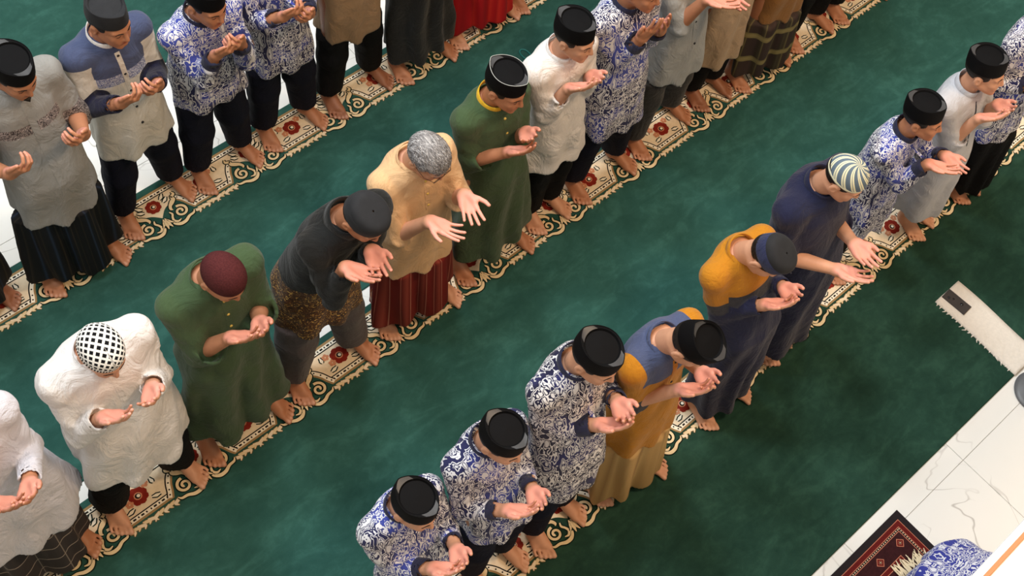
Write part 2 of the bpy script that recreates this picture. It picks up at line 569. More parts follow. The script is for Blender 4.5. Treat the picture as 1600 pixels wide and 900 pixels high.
def songkok(parent, M, hs, mat, satin, ht=0.098, tilt=0.10, trim=None):
    """oval stiff cap: upright band, rim and a sunk top folded into a lens"""
    a, b = 0.0845, 0.1085
    z0 = 0.052
    prof = [(0.95, z0 + 0.004), (0.985, z0), (1.0, z0 + 0.004), (1.0, z0 + 0.03), (0.985, z0 + ht * 0.7), (0.965, z0 + ht - 0.004), (0.955, z0 + ht), (0.935, z0 + ht), (0.925, z0 + ht - 0.003)]
    def outline(w, t):
        px, py = math.sin(t), -math.cos(t)
        q = max(1 - abs(py) ** 2.0, 0.0) ** 0.74 * (1 if px >= 0 else -1)
        return (px * (1 - w) + q * w, py * (1 + 0.035 * w))
    V, Fq, UV = lathe_ring(0, 0.012, prof, a, b, shape=lambda i, t, x_, y_: outline(min(1.0, max(0.0, (prof[i][1] - z0) / ht)), t))
    tl = rx(-tilt)
    def place(v):
        v = np.asarray(v, float)
        v = (v - (0, 0.012, z0)) @ tl.T + (0, 0.012, z0)
        return (v * hs) @ M[0].T + M[1]
    cap = mesh_obj('cap', place(V), np.array(Fq), mat, parent)
    n = 40
    rim, lens, deep = [], [], []
    for t in np.linspace(0, 2 * math.pi, n, endpoint=False):
        ox, oy = outline(1.0, t)
        rim.append((a * 0.925 * ox, 0.012 + b * 0.925 * oy, z0 + ht - 0.003))
        lens.append((a * 0.86 * math.sin(t), 0.012 - b * 0.72 * math.cos(t), z0 + ht - 0.006))
        deep.append((a * 0.80 * math.sin(t), 0.012 - b * 0.66 * math.cos(t), z0 + ht - 0.016))
    B = b * 0.9
    V2 = rim + lens + deep + [(0, 0.012 - B * 0.5, z0 + ht - 0.014), (0, 0.012, z0 + ht - 0.011), (0, 0.012 + B * 0.5, z0 + ht - 0.014)]
    F2, mi = [], []
    for k in range(n):
        j = (k + 1) % n
        F2.append((k, j, n + j, n + k)); mi.append(1 if abs(math.cos(2 * math.pi * (k + 0.5) / n)) > 0.80 else 0)
        F2.append((n + k, n + j, 2 * n + j, 2 * n + k)); mi.append(0)
        c = 3 * n + (0 if (k < n * 0.17 or k >= n * 0.83) else (2 if n * 0.33 <= k < n * 0.67 else 1))
        F2.append((2 * n + k, 2 * n + j, c)); mi.append(0)
    for (k, c0, c1) in ((int(n * 0.17) + 1, 0, 1), (int(n * 0.33) + 1, 1, 2), (int(n * 0.67), 2, 1), (int(n * 0.83), 1, 0)):
        pass
    c0, c1, c2 = 3 * n, 3 * n + 1, 3 * n + 2
    ks = [next(k for k in range(n) if not (k < n * 0.17 or k >= n * 0.83)), next(k for k in range(n) if n * 0.33 <= k < n * 0.67)]
    ks += [next(k for k in range(ks[1], n) if k >= n * 0.67), next(k for k in range(n // 2, n) if k >= n * 0.83)]
    for k, p, q in ((ks[0], c0, c1), (ks[1], c1, c2), (ks[2], c2, c1), (ks[3], c1, c0)):
        F2.append((2 * n + k, q, p)); mi.append(0)
    mesh_obj('cap_top', place(V2), F2, [mat, satin], cap, smooth=False, midx=mi)
    if trim:
        pth = place([(a * 0.957 * outline(1.0, t)[0], 0.012 + b * 0.957 * outline(1.0, t)[1], z0 + ht) for t in np.linspace(0, 2 * math.pi, 40, endpoint=False)])
        tv, tf = tube(pth, 0.0014, 5, True)
        mesh_obj('rim_piping', tv, tf, trim, cap)
    return cap

def dome_cap(parent, M, hs, mats, ht=0.108, band=0.032, flat=0.0, tilt=0.10, grow=1.0):
    """soft round cap: straight band, then a dome (flat > 0 gives a pillbox top)"""
    a, b = 0.0835 * grow, 0.105 * grow
    z0 = 0.040
    prof = [(0.96, z0 + 0.004), (0.99, z0), (1.0, z0 + 0.003), (1.005, z0 + band * 0.5), (1.0, z0 + band), (0.985, z0 + band + 0.002)]
    nb = len(prof)
    for t in np.linspace(0.06, 1, 14):
        th = t * math.pi / 2
        ex = 1 - 0.55 * flat
        prof.append((0.985 * max(math.cos(th), 1e-4) ** ex, z0 + band + 0.002 + (ht - band) * math.sin(th) ** (1 + 0.2 * flat)))
    V, Fq, UV = lathe_ring(0, 0.012, prof, a, b, 48)
    tl = rx(-tilt)
    V = (V - (0, 0.012, z0)) @ tl.T + (0, 0.012, z0)
    V = (V * hs) @ M[0].T + M[1]
    # uv: u round, v 0..1 over the band then 1..2 over the dome
    uv = []
    for i in range(len(prof)):
        v = i / (nb - 1) if i < nb else 1 + (i - nb + 1) / (len(prof) - nb)
        for k in range(48):
            uv.append((k / 48, v))
    F1 = [f for f in Fq if f[0] // 48 < nb - 1]
    F2 = [f for f in Fq if f[0] // 48 >= nb - 1]
    band_o = mesh_obj('cap', V[:nb * 48], F1, mats[0], parent, uvs=uv[:nb * 48])
    off = (nb - 1) * 48
    F2 = [tuple(i - off for i in f) for f in F2]
    # the seam at the back: duplicate the first column so that u runs to 1
    mesh_obj('crown', V[off:], F2, mats[1], band_o, uvs=uv[off:])
    return band_o

def person(name_id, T, root, fr, fl, rh, lh, H, pitch, yaw, roll, skin_m, shirt, lower, cap, label, hair=(24, 20, 18), hand_pose='cup', coarse=False,
           extras=(), cap_top=0.150, build=1.0, kneel=False):
    k = H / 1.65
    hs = 0.93 * (0.55 + 0.45 * k)
    E = empty('person', (root[0], root[1], 0), label, 'person')
    T = np.array(T, float)
    HM = rz(math.radians(yaw)) @ rx(math.radians(pitch)) @ ry(math.radians(roll))
    hc = T - HM @ np.array([0, 0.012, cap_top]) * hs
    M = (HM, hc)
    loc = lambda v: (np.asarray(v, float) * hs) @ HM.T + hc
    sp = math.sin(math.radians(pitch))
    nt = loc((0, 0.028, -0.055))
    nb = nt + np.array([-nt[0] * 0.1, 0.022 + 0.055 * sp, -0.094 * k + 0.02 * sp])
    zp = 0.26 if kneel else 0.52 * H
    lean = max(0.0, -(nb[1]) - 0.02)
    yp = 0.25 * lean
    # shoulder joints, arms
    sw = 0.094 * H * build
    sh = [nb + np.array([s * sw, 0.0, -0.066 * k]) for s in (-1, 1)]
    L1, L2, Lh = 0.178 * H, 0.150 * H, 0.108 * H
    if rh is None:
        rh = (-0.06, nb[1] - 0.24, nb[2] - 0.22)
        lh = (0.05, nb[1] - 0.24, nb[2] - 0.23)
    POSE = {'cup': ((0.38, -0.74, 0.50), (0.28, 0.38, 0.88), (0.25, 0.28, 0.2), 0.5, 0.30),
            'together': ((0.50, -0.70, 0.55), (0.35, 0.55, 0.75), (0.28, 0.35, 0.25), 0.5, 0.15),
            'high': ((0.22, -0.45, 0.87), (0.30, 0.86, 0.40), (0.14, 0.2, 0.15), 0.7, 0.2),
            'flat': ((0.30, -0.93, 0.22), (0.20, 0.15, 0.95), (0.14, 0.18, 0.14), 0.5, 0.25),
            'open': ((0.35, -0.90, -0.05), (0.12, 0.10, 0.98), (0.12, 0.16, 0.14), 1.3, 0.9),
            'fist': ((0.55, -0.62, 0.55), (0.45, 0.5, 0.72), (0.6, 0.9, 0.5), 0.4, 0.1)}
    fv, nv, curl, spread, thumb = POSE[hand_pose]
    arms = []
    for s, hcen, S in ((-1, rh, sh[0]), (1, lh, sh[1])):
        hcen = np.array(hcen, float)
        f = nrm((-s * fv[0], fv[1], fv[2]))
        n = np.array((-s * nv[0], nv[1], nv[2]))
        n = nrm(n - f * (n @ f))
        th = np.cross(f, n) * (1 if s < 0 else -1)
        w = hcen - f * (0.52 * Lh)
        d = w - S
        D = np.linalg.norm(d)
        mx = (L1 + L2) * 0.985
        if D > mx:
            w = S + d / D * mx; d = w - S; D = mx
        mn = abs(L1 - L2) + 0.08
        if D < mn:
            D = mn
        aa = (L1 * L1 - L2 * L2 + D * D) / (2 * D)
        hh = math.sqrt(max(L1 * L1 - aa * aa, 0))
        u = d / np.linalg.norm(d)
        pole = np.array((s * 0.26, 0.42, -0.85))
        pole = nrm(pole - u * (pole @ u))
        e = S + u * aa + pole * hh
        arms.append(dict(S=S, e=e, w=w, f=f, n=n, s=th, hand=hcen))
    # ---------------------------------------------------------------- body
    parts = []
    hn = 0.0095 if coarse else 0.0061
    inv = lambda v: ((np.asarray(v, float) - hc) @ HM) / hs
    ne = (inv(nt), inv(nb + np.array([0, 0.0, -0.03])), 0.054, 0.058)
    hv, hq = surface(lambda P: head_field(P, ne), (-0.11, -0.135, -0.20), (0.11, 0.20, 0.14), hn / hs, slack=0.01)
    tint = np.zeros((len(hv), 3), np.float32)
    lipd = np.minimum(np.hypot(hv[:, 0] / 2.6, hv[:, 2] + 0.058), np.hypot(hv[:, 0] / 2.4, hv[:, 2] + 0.067))
    tint[:, 1] = np.clip(1.7 - lipd / 0.0062, 0, 1) * (hv[:, 1] < -0.08)
    parts.append((loc(hv), hq, tint))
    sl = shirt.get('sleeve', 'long')
    for a in arms:
        palm, digits = hand_prims(a['w'], a['f'], a['n'], a['s'], Lh, curl, spread, thumb)
        start = a['e']
        fore = [(a['e'], a['w'], 0.043 * k, 0.0265 * k)]
        if sl != 'long':
            mid = a['S'] + (a['e'] - a['S']) * 0.35
            fore.append((mid, a['e'], 0.050 * k, 0.043 * k))
            pts = [mid, a['e'], a['w']]
        else:
            mid = a['e'] + (a['w'] - a['e']) * 0.25
            fore = [(mid, a['w'], 0.040 * k, 0.0265 * k)]
            pts = [mid, a['w']]
        pts = np.array(pts + [g for sgs in digits for q in sgs for g in (q[0], q[1])])
        lo, hi = pts.min(0) - 0.06, pts.max(0) + 0.06
        av, aq = surface(lambda P: hand_field(P, palm, digits, fore), lo, hi, 0.0062 if coarse else 0.0043, slack=0.004)
        # palms are paler than the backs: tint by the side the skin faces
        tri = aq[:, :3]
        fn = np.cross(av[tri[:, 1]] - av[tri[:, 0]], av[aq[:, 3]] - av[tri[:, 0]])
        vn = np.zeros_like(av)
        for c in range(4):
            np.add.at(vn, aq[:, c], fn)
        vn /= np.linalg.norm(vn, axis=1)[:, None] + 1e-9
        along = (av - a['w']) @ a['f']
        tt = np.zeros((len(av), 3), np.float32)
        tt[:, 0] = np.clip(vn @ a['n'] * 1.4 + 0.15, 0, 1) * np.clip((along + 0.01) / 0.03, 0, 1)
        parts.append((av, aq, tt))
    ank = []
    for s, fp in ((-1, fr), (1, fl)):
        ay = (-s * -1) * 0
        yawf = math.radians(14) * s
        Rf = rz(yawf)
        fk = 0.88 * (0.35 + 0.65 * k) + 0.06
        v = _fv.copy(); q = _fq.copy()
        if s > 0:
            v[:, 0] *= -1; q = q[:, ::-1]
        v = v * fk
        mid = Rf @ np.array([0, -0.07 * fk, 0])
        base = np.array([fp[0] - mid[0], fp[1] - mid[1], 0.0])
        ank.append(base)
        if not kneel:
            v = v @ Rf.T + base + (0, 0, CT + 0.002)
            parts.append((v.astype(np.float32), q, _ft))
    # torso, thighs, upper arms (under the clothes)
    zs = [zp - 0.06, zp + 0.02, nb[2] - 0.30 * k, nb[2] - 0.12 * k, nb[2] - 0.03 * k, nb[2] + 0.02]
    ctx = np.interp(zs, [zp, nb[2]], [0, nb[0]])
    cty = np.interp(zs, [zp, nb[2]], [yp, nb[1] + 0.012])
    ta = np.array([0.14, 0.15, 0.125, 0.14, 0.10, 0.05]) * k * build
    tb = np.array([0.085, 0.095, 0.085, 0.09, 0.07, 0.045]) * k * build
    hip = [np.array([s * 0.085 * k, yp, zp]) for s in (-1, 1)]
    def core(P):
        d = stack(P, zs, ta, tb, ctx, cty)
        d = np.maximum(d, np.maximum(P[:, 2] - zs[-1], zs[0] - P[:, 2]))
        for a in arms:
            d = smin(d, cone(P, a['S'], a['e'], 0.05 * k, 0.038 * k), 0.04)
            d = smin(d, cone(P, a['e'], a['e'] + (a['w'] - a['e']) * 0.4, 0.038 * k, 0.033 * k), 0.02)
        if not kneel:
            for hp, an in zip(hip, ank):
                kne = (hp + an) / 2 + np.array([0, -0.02, 0.02])
                d = smin(d, cone(P, hp, kne, 0.08 * k, 0.055 * k), 0.03)
                d = smin(d, cone(P, kne, an + np.array([0, 0.012, 0.2]), 0.052 * k, 0.043 * k), 0.02)
        return d
    allp = np.array([a['e'] for a in arms] + [a['w'] for a in arms] + hip + ([] if kneel else [b + np.array([0, 0, 0.15]) for b in ank]) + [nb] + sh)
    cv, cq = surface(core, allp.min(0) - 0.16, allp.max(0) + 0.1, 0.024, 3, slack=0.02)
    parts.append((cv, cq, None))
    V, Q, At = join(parts)
    body = mesh_obj('body', V, Q, skin_m, E, attrs=At)
    # ---------------------------------------------------------------- face details
    if not coarse:
        hd = plain('hair_%d_%d_%d' % hair, hair, 0.55, 0.3)
        ysamp = np.linspace(-0.13, -0.04, 120).astype(np.float32)
        def facey(x, z):
            P = np.stack([np.full(120, x), ysamp, np.full(120, z)], 1).astype(np.float32)
            d = head_field(P)
            i = int(np.argmax(d < 0))
            return ysamp[i]
        for s in (-1, 1):
            xs = np.array([0.014, 0.024, 0.036, 0.048])
            zz = np.array([0.026, 0.031, 0.032, 0.027])
            pth = [loc((s * x, facey(x, z) - 0.001, z)) for x, z in zip(xs, zz)]
            tv, tf = tube(pth, [0.0018, 0.0024, 0.0022, 0.0014], 6)
            mesh_obj('eyebrow', tv, tf, hd, E)
            xs = np.array([0.019, 0.026, 0.034, 0.042])
            zz = np.array([0.0075, 0.004, 0.004, 0.0075])
            pth = [loc((s * x, facey(x, z) - 0.0005, z)) for x, z in zip(xs, zz)]
            tv, tf = tube(pth, [0.0012, 0.0018, 0.0018, 0.0012], 5)
            mesh_obj('eyelashes', tv, tf, plain('lash', (26, 18, 16)), E)
    # ---------------------------------------------------------------- hair
    def hair_field(P):
        full = cap is None
        d = ell(P, (0, 0.016, 0.044), (0.081, 0.102, 0.092))
        zmin = np.interp(P[:, 1], [-0.05, -0.032, -0.01, 0.0, 0.03, 0.045, 0.10], [0.03, 0.0, 0.0, 0.03, 0.03, -0.035, -0.05])
        if full:
            d = d - 0.006 + folds(P, 5, 0.003, 120, 60)
            front = np.where(np.abs(P[:, 0]) < 0.07, 0.062, 0.0)
            zmin = np.where(P[:, 1] < -0.035, 0.058 - 0.0 * front, zmin)
        else:
            d = np.maximum(d, P[:, 2] - 0.085)
            zmin = np.where(P[:, 1] < -0.045, 0.047, zmin)
        d = np.maximum(d, zmin - P[:, 2])
        return np.maximum(d, -(ell(P, (0, 0.014, 0.042), (0.070, 0.090, 0.080))))
    hv, hq = surface(hair_field, (-0.10, -0.12, -0.08), (0.10, 0.14, 0.15), 0.0085, slack=0.012)
    hm = GREY_HAIR if hair[0] > 100 else plain('hair_%d_%d_%d' % hair, hair, 0.55, 0.3)
    mesh_obj('hair', loc(hv), hq, hm, E)
    # ---------------------------------------------------------------- cap
    if cap:
        kind, kw = cap
        if kind == 'songkok':
            songkok(E, M, hs, **kw)
        else:
            dome_cap(E, M, hs, **kw)
    # ---------------------------------------------------------------- shirt or robe
    hem = shirt['hem']
    loose = shirt.get('loose', 1.0) * build
    fl_ = shirt.get('flare', 1.0)
    hz = [min(hem - 0.05, 0.2), hem, max(hem + 0.08, zp), nb[2] - 0.30 * k, nb[2] - 0.12 * k, nb[2] - 0.035 * k, nb[2] + 0.012]
    hz = list(np.maximum.accumulate(np.array(hz) + np.arange(7) * 1e-4))
    wb = 0.190 + (0.0 if hem > 0.5 else max(0.0, (fr[0] * -1 + fl[0]) / 2 - 0.10) * 0.55)
    A = np.array([wb * fl_, wb * fl_, 0.178, 0.156, 0.156, 0.112, 0.064]) * k * loose
    B = np.array([0.158 * fl_, 0.152 * fl_, 0.142, 0.122, 0.113, 0.092, 0.063]) * k * loose
    A[-1] /= loose; B[-1] /= loose
    fcx = (fr[0] + fl[0]) / 2
    CX_ = np.interp(hz, [0.1, zp if zp > 0.2 else 0.3, nb[2]], [fcx * 0.6, 0, nb[0]])
    CY_ = np.interp(hz, [zp, nb[2]], [yp, nb[1] + 0.014])
    sr = shirt.get('sr', 1.0)
    seed = abs(hash(name_id)) % 9973 if False else sum(ord(c) * (i + 7) for i, c in enumerate(name_id)) % 9973
    amp = shirt.get('amp', 0.010)
    cuff = shirt.get('cuff', 0.93)
    def sleeves(P):
        res = []
        for a in arms:
            S_ = a['S'] + np.array([0, 0, 0.004])
            if sl == 'long':
                du = cone(P, S_, a['e'], 0.057 * k * sr, 0.052 * k * sr)
                cend = a['e'] + (a['w'] - a['e']) * cuff
                dirv = nrm(a['w'] - a['e'])
                df = cone(P, a['e'], cend, 0.052 * k * sr, 0.042 * k * sr)
                over = (P - cend) @ dirv.astype(np.float32)
                df = np.maximum(df, over)
                inner = cone(P, cend - dirv * 0.035, cend + dirv * 0.02, 0.034 * k * sr, 0.035 * k * sr)
                df = np.maximum(df, -inner)
                res.append((du, df))
            elif sl == 'elbow':
                dirv = nrm(a['w'] - a['e'])
                cend = a['e'] + dirv * shirt.get('past', 0.07)
                du = cone(P, S_, a['e'], 0.060 * k * sr, 0.062 * k * sr)
                df = cone(P, a['e'], cend, 0.062 * k * sr, 0.068 * k * sr)
                df = np.maximum(df, (P - cend) @ dirv.astype(np.float32))
                inner = cone(P, cend - dirv * 0.04, cend + dirv * 0.03, 0.054 * k * sr, 0.060 * k * sr)
                res.append((du, np.maximum(df, -inner)))
            else:
                t = shirt.get('frac', 0.82)
                dirv = nrm(a['e'] - a['S'])
                cend = a['S'] + (a['e'] - a['S']) * t
                du = cone(P, S_, cend, 0.060 * k * sr, 0.071 * k * sr)
                du = np.maximum(du, (P - cend) @ dirv.astype(np.float32))
                inner = cone(P, cend - dirv * 0.05, cend + dirv * 0.03, 0.058 * k * sr, 0.066 * k * sr)
                res.append((np.maximum(du, -inner), None))
        return res
    def shirt_field(P, fold=True):
        d = stack(P, hz, A, B, CX_, CY_)
        for S_ in sh:
            d = smin(d, cone(P, nb + (S_ - nb) * 0.35 + np.array([0, 0.008, -0.028]), S_ + np.array([0, 0, -0.002]), 0.046 * k * loose, 0.055 * k * loose), 0.05)
        d = smax(d, P[:, 2] - (nb[2] + 0.010), 0.012)
        hemz = hem + 0.012 * np.sin(P[:, 0] * 19 + seed) + shirt.get('hemdip', 0.0) * np.cos(np.clip(P[:, 0] * 7, -1.57, 1.57))
        d = np.maximum(d, hemz - P[:, 2])
        if fold:
            zf = np.clip((nb[2] - 0.1 - P[:, 2]) / 0.4, 0.25, 1.0)
            d = d + folds(P, seed, amp, 24, 7) * zf
            ang = np.arctan2(P[:, 0] - fcx, -(P[:, 1] - yp))
            low = np.clip((zp + 0.2 - P[:, 2]) / 0.5, 0, 1)
            d = d + low * shirt.get('drape', 0.010) * np.sin(ang * 7 + seed + 2.0 * np.sin(P[:, 2] * 4))
        for du, df in sleeves(P):
            if fold:
                w = folds(P, seed + 3, amp * 0.9, 34, 34)
                du = du + w
                df = df + w * 0.8 if df is not None else None
            d = smin(d, du, 0.014 + 0.04 * np.clip((P[:, 2] - nb[2] + 0.16 * k) / (0.10 * k), 0, 1))
            if df is not None:
                d = smin(d, df, 0.012)
        return d
    ap = np.array([a['e'] for a in arms] + [a['w'] for a in arms] + sh + [nb])
    lo = np.array([min(ap[:, 0].min() - 0.1, -A.max() - 0.05 + min(0, fcx)), min(ap[:, 1].min() - 0.09, CY_.min() - B.max() - 0.04), hem - 0.05])
    hi = np.array([max(ap[:, 0].max() + 0.1, A.max() + 0.05 + max(0, fcx)), max(ap[:, 1].max() + 0.09, CY_.max() + B.max() + 0.04), nb[2] + 0.08])
    sv, sq = surface(shirt_field, lo, hi, 0.0125 if coarse else 0.0098, slack=0.02)
    masks = None
    if 'masks' in shirt:
        dt = stack(sv, hz, A, B, CX_, CY_)
        du_, df_, tu, tf = (np.full(len(sv), 9.0) for _ in range(4))
        for a, (du, df) in zip(arms, sleeves(sv)):
            t = (sv - a['S']) @ nrm(a['e'] - a['S'])
            m = du < du_
            tu[m] = t[m]; du_ = np.minimum(du_, du)
            if df is not None:
                t = (sv - a['e']) @ nrm(a['w'] - a['e'])
                m = df < df_
                tf[m] = t[m]; df_ = np.minimum(df_, df)
        su = np.minimum(dt, 0.08) - du_ + 0.012
        sf = np.minimum(dt, du_) - df_ + 0.004
        rel = (nb[2] - sv[:, 2]) / k
        ml = shirt['masks'](sv, su, sf, tu / k, tf / k, rel, nb)
        masks = np.stack(list(ml) + [np.full(len(sv), -1.0)] * (3 - len(ml)), 1)
    so = mesh_obj(shirt.get('name', 'shirt'), sv, sq, shirt['mat'], E, attrs=masks)
    ys = np.linspace(-0.60, 0.2, 321).astype(np.float32)
    def front(x, z):
        P = np.stack([np.full(321, x), ys, np.full(321, z)], 1).astype(np.float32)
        d = shirt_field(P)
        return float(ys[int(np.argmax(d < 0))])
    # collar band round the neck
    col = shirt.get('collar')
    if col:
        ax = nrm(nt - nb + np.array([0, 0.0, 0.05]))
        sx = np.array([1.0, 0, 0]); sx = nrm(sx - ax * (sx @ ax)); sy = np.cross(ax, sx)
        cen = nb + ax * 0.008 + np.array([0, 0.002, 0])
        hgt = col.get('h', 0.034) + 0.010
        V, Fq = [], []
        n = 36
        op = col.get('open', 0.10)
        prof = [(1.0, -0.012), (1.03, 0.0), (1.0, hgt), (0.95, hgt), (0.95, 0.0)]
        if col.get('fold'):
            prof = [(1.02, -0.010), (1.22, -0.012), (1.10, hgt * 0.7), (1.02, hgt), (0.96, hgt * 0.9), (0.96, 0.0)]
        for i in range(n + 1):
            t = op + (2 * math.pi - 2 * op) * i / n
            for sc, z in prof:
                fw = (math.cos(t) + 1) / 2
                dip = -0.020 * fw
                sc = sc * (1.0 + 0.16 * fw)
                V.append(cen + 0.067 * k * sc * math.sin(t) * sx - 0.069 * k * sc * math.cos(t) * sy + ax * (z + dip))
        m = len(prof)
        for i in range(n):
            for j in range(m):
                Fq.append((i * m + j, (i + 1) * m + j, (i + 1) * m + (j + 1) % m, i * m + (j + 1) % m))
        Fq.append(tuple(range(m))); Fq.append(tuple(n * m + j for j in reversed(range(m))))
        mesh_obj('collar', V, Fq, col['mat'], E)
    pl = shirt.get('placket')
    if pl:
        z1 = nb[2] - 0.055 * k
        z0 = max(hem + 0.02, z1 - pl.get('len', 0.30))
        zz = np.linspace(z1, z0, 22)
        V, Fq = [], []
        xc = np.interp(zz, [zp, nb[2]], [0, nb[0]])
        w = pl.get('w', 0.016)
        for x, z in zip(xc, zz):
            for dx, lift in ((-w, 0.0), (-w, -0.004), (w, -0.004), (w, 0.0)):
                V.append((x + dx, front(x + dx, z) + lift + 0.001, z))
        for i in range(len(zz) - 1):
            for j in range(3):
                Fq.append((i * 4 + j, i * 4 + j + 1, (i + 1) * 4 + j + 1, (i + 1) * 4 + j))
        mesh_obj('placket', V, Fq, pl['mat'], E, smooth=False)
        if pl.get('buttons'):
            bm_ = pl['bmat']
            for z in np.linspace(z1 - 0.02, z0 + 0.03, pl['buttons']):
                x = float(np.interp(z, [zp, nb[2]], [0, nb[0]]))
                y = front(x, z) - 0.004
                r = 0.0065
                V = [(x, y - 0.004, z)] + [(x + r * math.cos(t), y - 0.002, z + r * math.sin(t)) for t in np.linspace(0, 2 * math.pi, 8, endpoint=False)] + \
                    [(x + r * math.cos(t), y + 0.004, z + r * math.sin(t)) for t in np.linspace(0, 2 * math.pi, 8, endpoint=False)]
                Fb = [(0, 1 + i, 1 + (i + 1) % 8) for i in range(8)] + [(1 + i, 9 + i, 9 + (i + 1) % 8, 1 + (i + 1) % 8) for i in range(8)]
                mesh_obj('button', V, Fb, bm_, E)
    # ---------------------------------------------------------------- lower garment
    if kneel:
        def kf(P):
            d = None
            for s_ in (-1, 1):
                for a_, b_, r1, r2 in (((s_ * 0.09, 0.03, 0.22), (s_ * 0.13, -0.36, 0.12), 0.10, 0.085), ((s_ * 0.13, -0.36, 0.10), (s_ * 0.09, 0.16, 0.075), 0.08, 0.06)):
                    c_ = cone(P, a_, b_, r1, r2)
                    d = c_ if d is None else smin(d, c_, 0.04)
            return np.maximum(d + folds(P, 3, 0.008, 26, 20), 0.014 - P[:, 2])
        lv, lq = surface(kf, (-0.28, -0.5, 0.0), (0.28, 0.3, 0.36), 0.0105, slack=0.02)
        mesh_obj('trousers', lv, lq, lower['mat'], E)
    if lower and not kneel:
        top = hem + 0.10
        def inside(P, d):
            w = np.clip((hem + 0.015 - P[:, 2]) / 0.05, 0, 1) * 0.12
            return np.maximum(d, stack(P, hz, A, B, CX_, CY_) + 0.016 - w)
        if lower['kind'] == 'trousers':
            cz = lower.get('cuff', 0.10)
            r = lower.get('r', 1.0) * k
            def tf_(P):
                d = stack(P, [0, zp - 0.08, top + 0.1], [0.17 * k] * 3, [0.12 * k] * 3, [0, 0, 0], [yp] * 3)
                d = np.maximum(d, (zp - 0.09) - P[:, 2])
                for hp, an in zip(hip, ank):
                    kn = hp * 0.48 + (an + np.array([0, 0.012, 0])) * 0.52 + np.array([0, -0.012, 0])
                    d = smin(d, cone(P, hp, kn, 0.105 * r, 0.082 * r), 0.05)
                    d = smin(d, cone(P, kn, an + np.array([0, 0.012, cz * 0.5]), 0.082 * r, 0.070 * r), 0.03)
                d = d + folds(P, seed + 11, 0.010, 34, 3, zm=0.25)
                return np.maximum(np.maximum(inside(P, d), P[:, 2] - top), cz - P[:, 2])
            mats_l = [lower['mat']]
        else:
            cz = lower.get('cuff', 0.09)
            wbot = max(0.15, (fl[0] - fr[0]) / 2 + 0.055) * lower.get('w', 1.0)
            aa_ = [wbot, wbot * 0.98, 0.19 * k, 0.185 * k]
            bb_ = [0.135, 0.135, 0.145, 0.140]
            nf = lower.get('nf', 9)
            def tf_(P):
                zz_ = [0.0, cz, zp, top + 0.1]
                d = stack(P, zz_, aa_, bb_, [fcx, fcx * 0.9, 0, 0], [0.0, 0.0, yp, yp], 2.2)
                ang = np.arctan2(P[:, 0] - fcx * 0.6, -P[:, 1])
                low = np.clip((zp + 0.15 - P[:, 2]) / 0.7, 0.05, 1)
                d = d + low * (0.017 * np.sin(ang * nf + seed + 1.5 * np.sin(P[:, 2] * 3)) + 0.012 * np.sin(ang * 4 + seed * 2))
                d = smin(d, cone(P, (0.03, -0.125 + yp, zp), (0.05 + fcx, -0.115, cz), 0.03, 0.055), 0.03)
                hz_ = cz + 0.015 * np.sin(ang * 3 + seed)
                return np.maximum(np.maximum(inside(P, d), P[:, 2] - top), hz_ - P[:, 2])
        ext = max(abs(fr[0]), abs(fl[0])) + 0.22
        lv, lq = surface(tf_, (-ext, -0.27, 0.0), (ext, 0.27 + yp, top + 0.05), 0.0125, slack=0.02)
        mesh_obj(lower.get('name', lower['kind']), lv, lq, lower['mat'], E)
    for ex in extras:
        ex(E, loc, arms, front, nb, k)
    return E

_t = NT('grey_hair', 0.5, 0.4)
_co = _t.coord()
_n = _t.noise(_t.mapping(_co, (160, 30, 60), rot=(0.5, 0.2, 0.9)), 1.0, 3, 0.6, 1.5)
_t.color(_t.ramp(_n, [(0.30, lin((70, 68, 70))), (0.5, lin((140, 138, 140))), (0.68, lin((205, 203, 204)))]))
_t.bump(_n, 0.8, 0.006)
GREY_HAIR = _t.m

# ================================================================== the setting
def marble(name, rgb, vein):
    t = NT(name, 0.18, 0.5)
    co = t.coord('Object')
    geo = t.n('ShaderNodeNewGeometry')
    w = geo.outputs['Position']
    n = t.noise(w, 1.3, 3, 0.5, 1.6)
    v = t.math('ABSOLUTE', t.math('SUBTRACT', n, 0.5))
    line = t.ramp(v, [(0.0, (1, 1, 1)), (0.003, (0.7, 0.7, 0.7)), (0.008, (0, 0, 0))])
    pat = t.ramp(t.noise(w, 2.3, 2), [(0.42, (0, 0, 0)), (0.6, (1, 1, 1))])
    f = t.math('MULTIPLY', line, pat)
    f = t.math('MULTIPLY', f, 0.65)
    cloud = t.noise(w, 1.1, 3)
    a = lin(rgb)
    base = t.mix(cloud, tuple(x * 0.94 for x in a), a)
    t.color(t.mix(f, base, lin(vein)))
    return t.m

MARBLE = marble('white_marble_tile', (238, 236, 232), (150, 142, 136))
GROUT = plain('tile_grout', (196, 190, 184), 0.8)
v, f = box_data(-2.4, 9.0, -3.6, 8.4, -0.12, -0.006)
floor = mesh_obj('floor', v, f, GROUT, smooth=False)
PAINT = plain('hall_wall_paint', (176, 172, 164), 0.7)
for nm, b in (('wall_left', (-2.55, -2.4, -3.6, 8.4)), ('wall_right', (9.0, 9.15, -3.6, 8.4)), ('wall_back', (-2.55, 9.15, 8.4, 8.55)), ('wall_front', (-2.55, 9.15, -3.75, -3.6))):
    wv, wf = box_data(*b, -0.12, 9.0)
    o = mesh_obj(nm, wv, wf, PAINT, smooth=False)
    o['kind'] = 'structure'
wv, wf = box_data(-2.55, 9.15, -3.75, 8.55, 9.0, 9.15)
o = mesh_obj('ceiling', wv, wf, PAINT, smooth=False)
o['kind'] = 'structure'
floor['kind'] = 'structure'
floor['label'] = 'floor of large white veined marble tiles with thin joints'
TS = 0.80
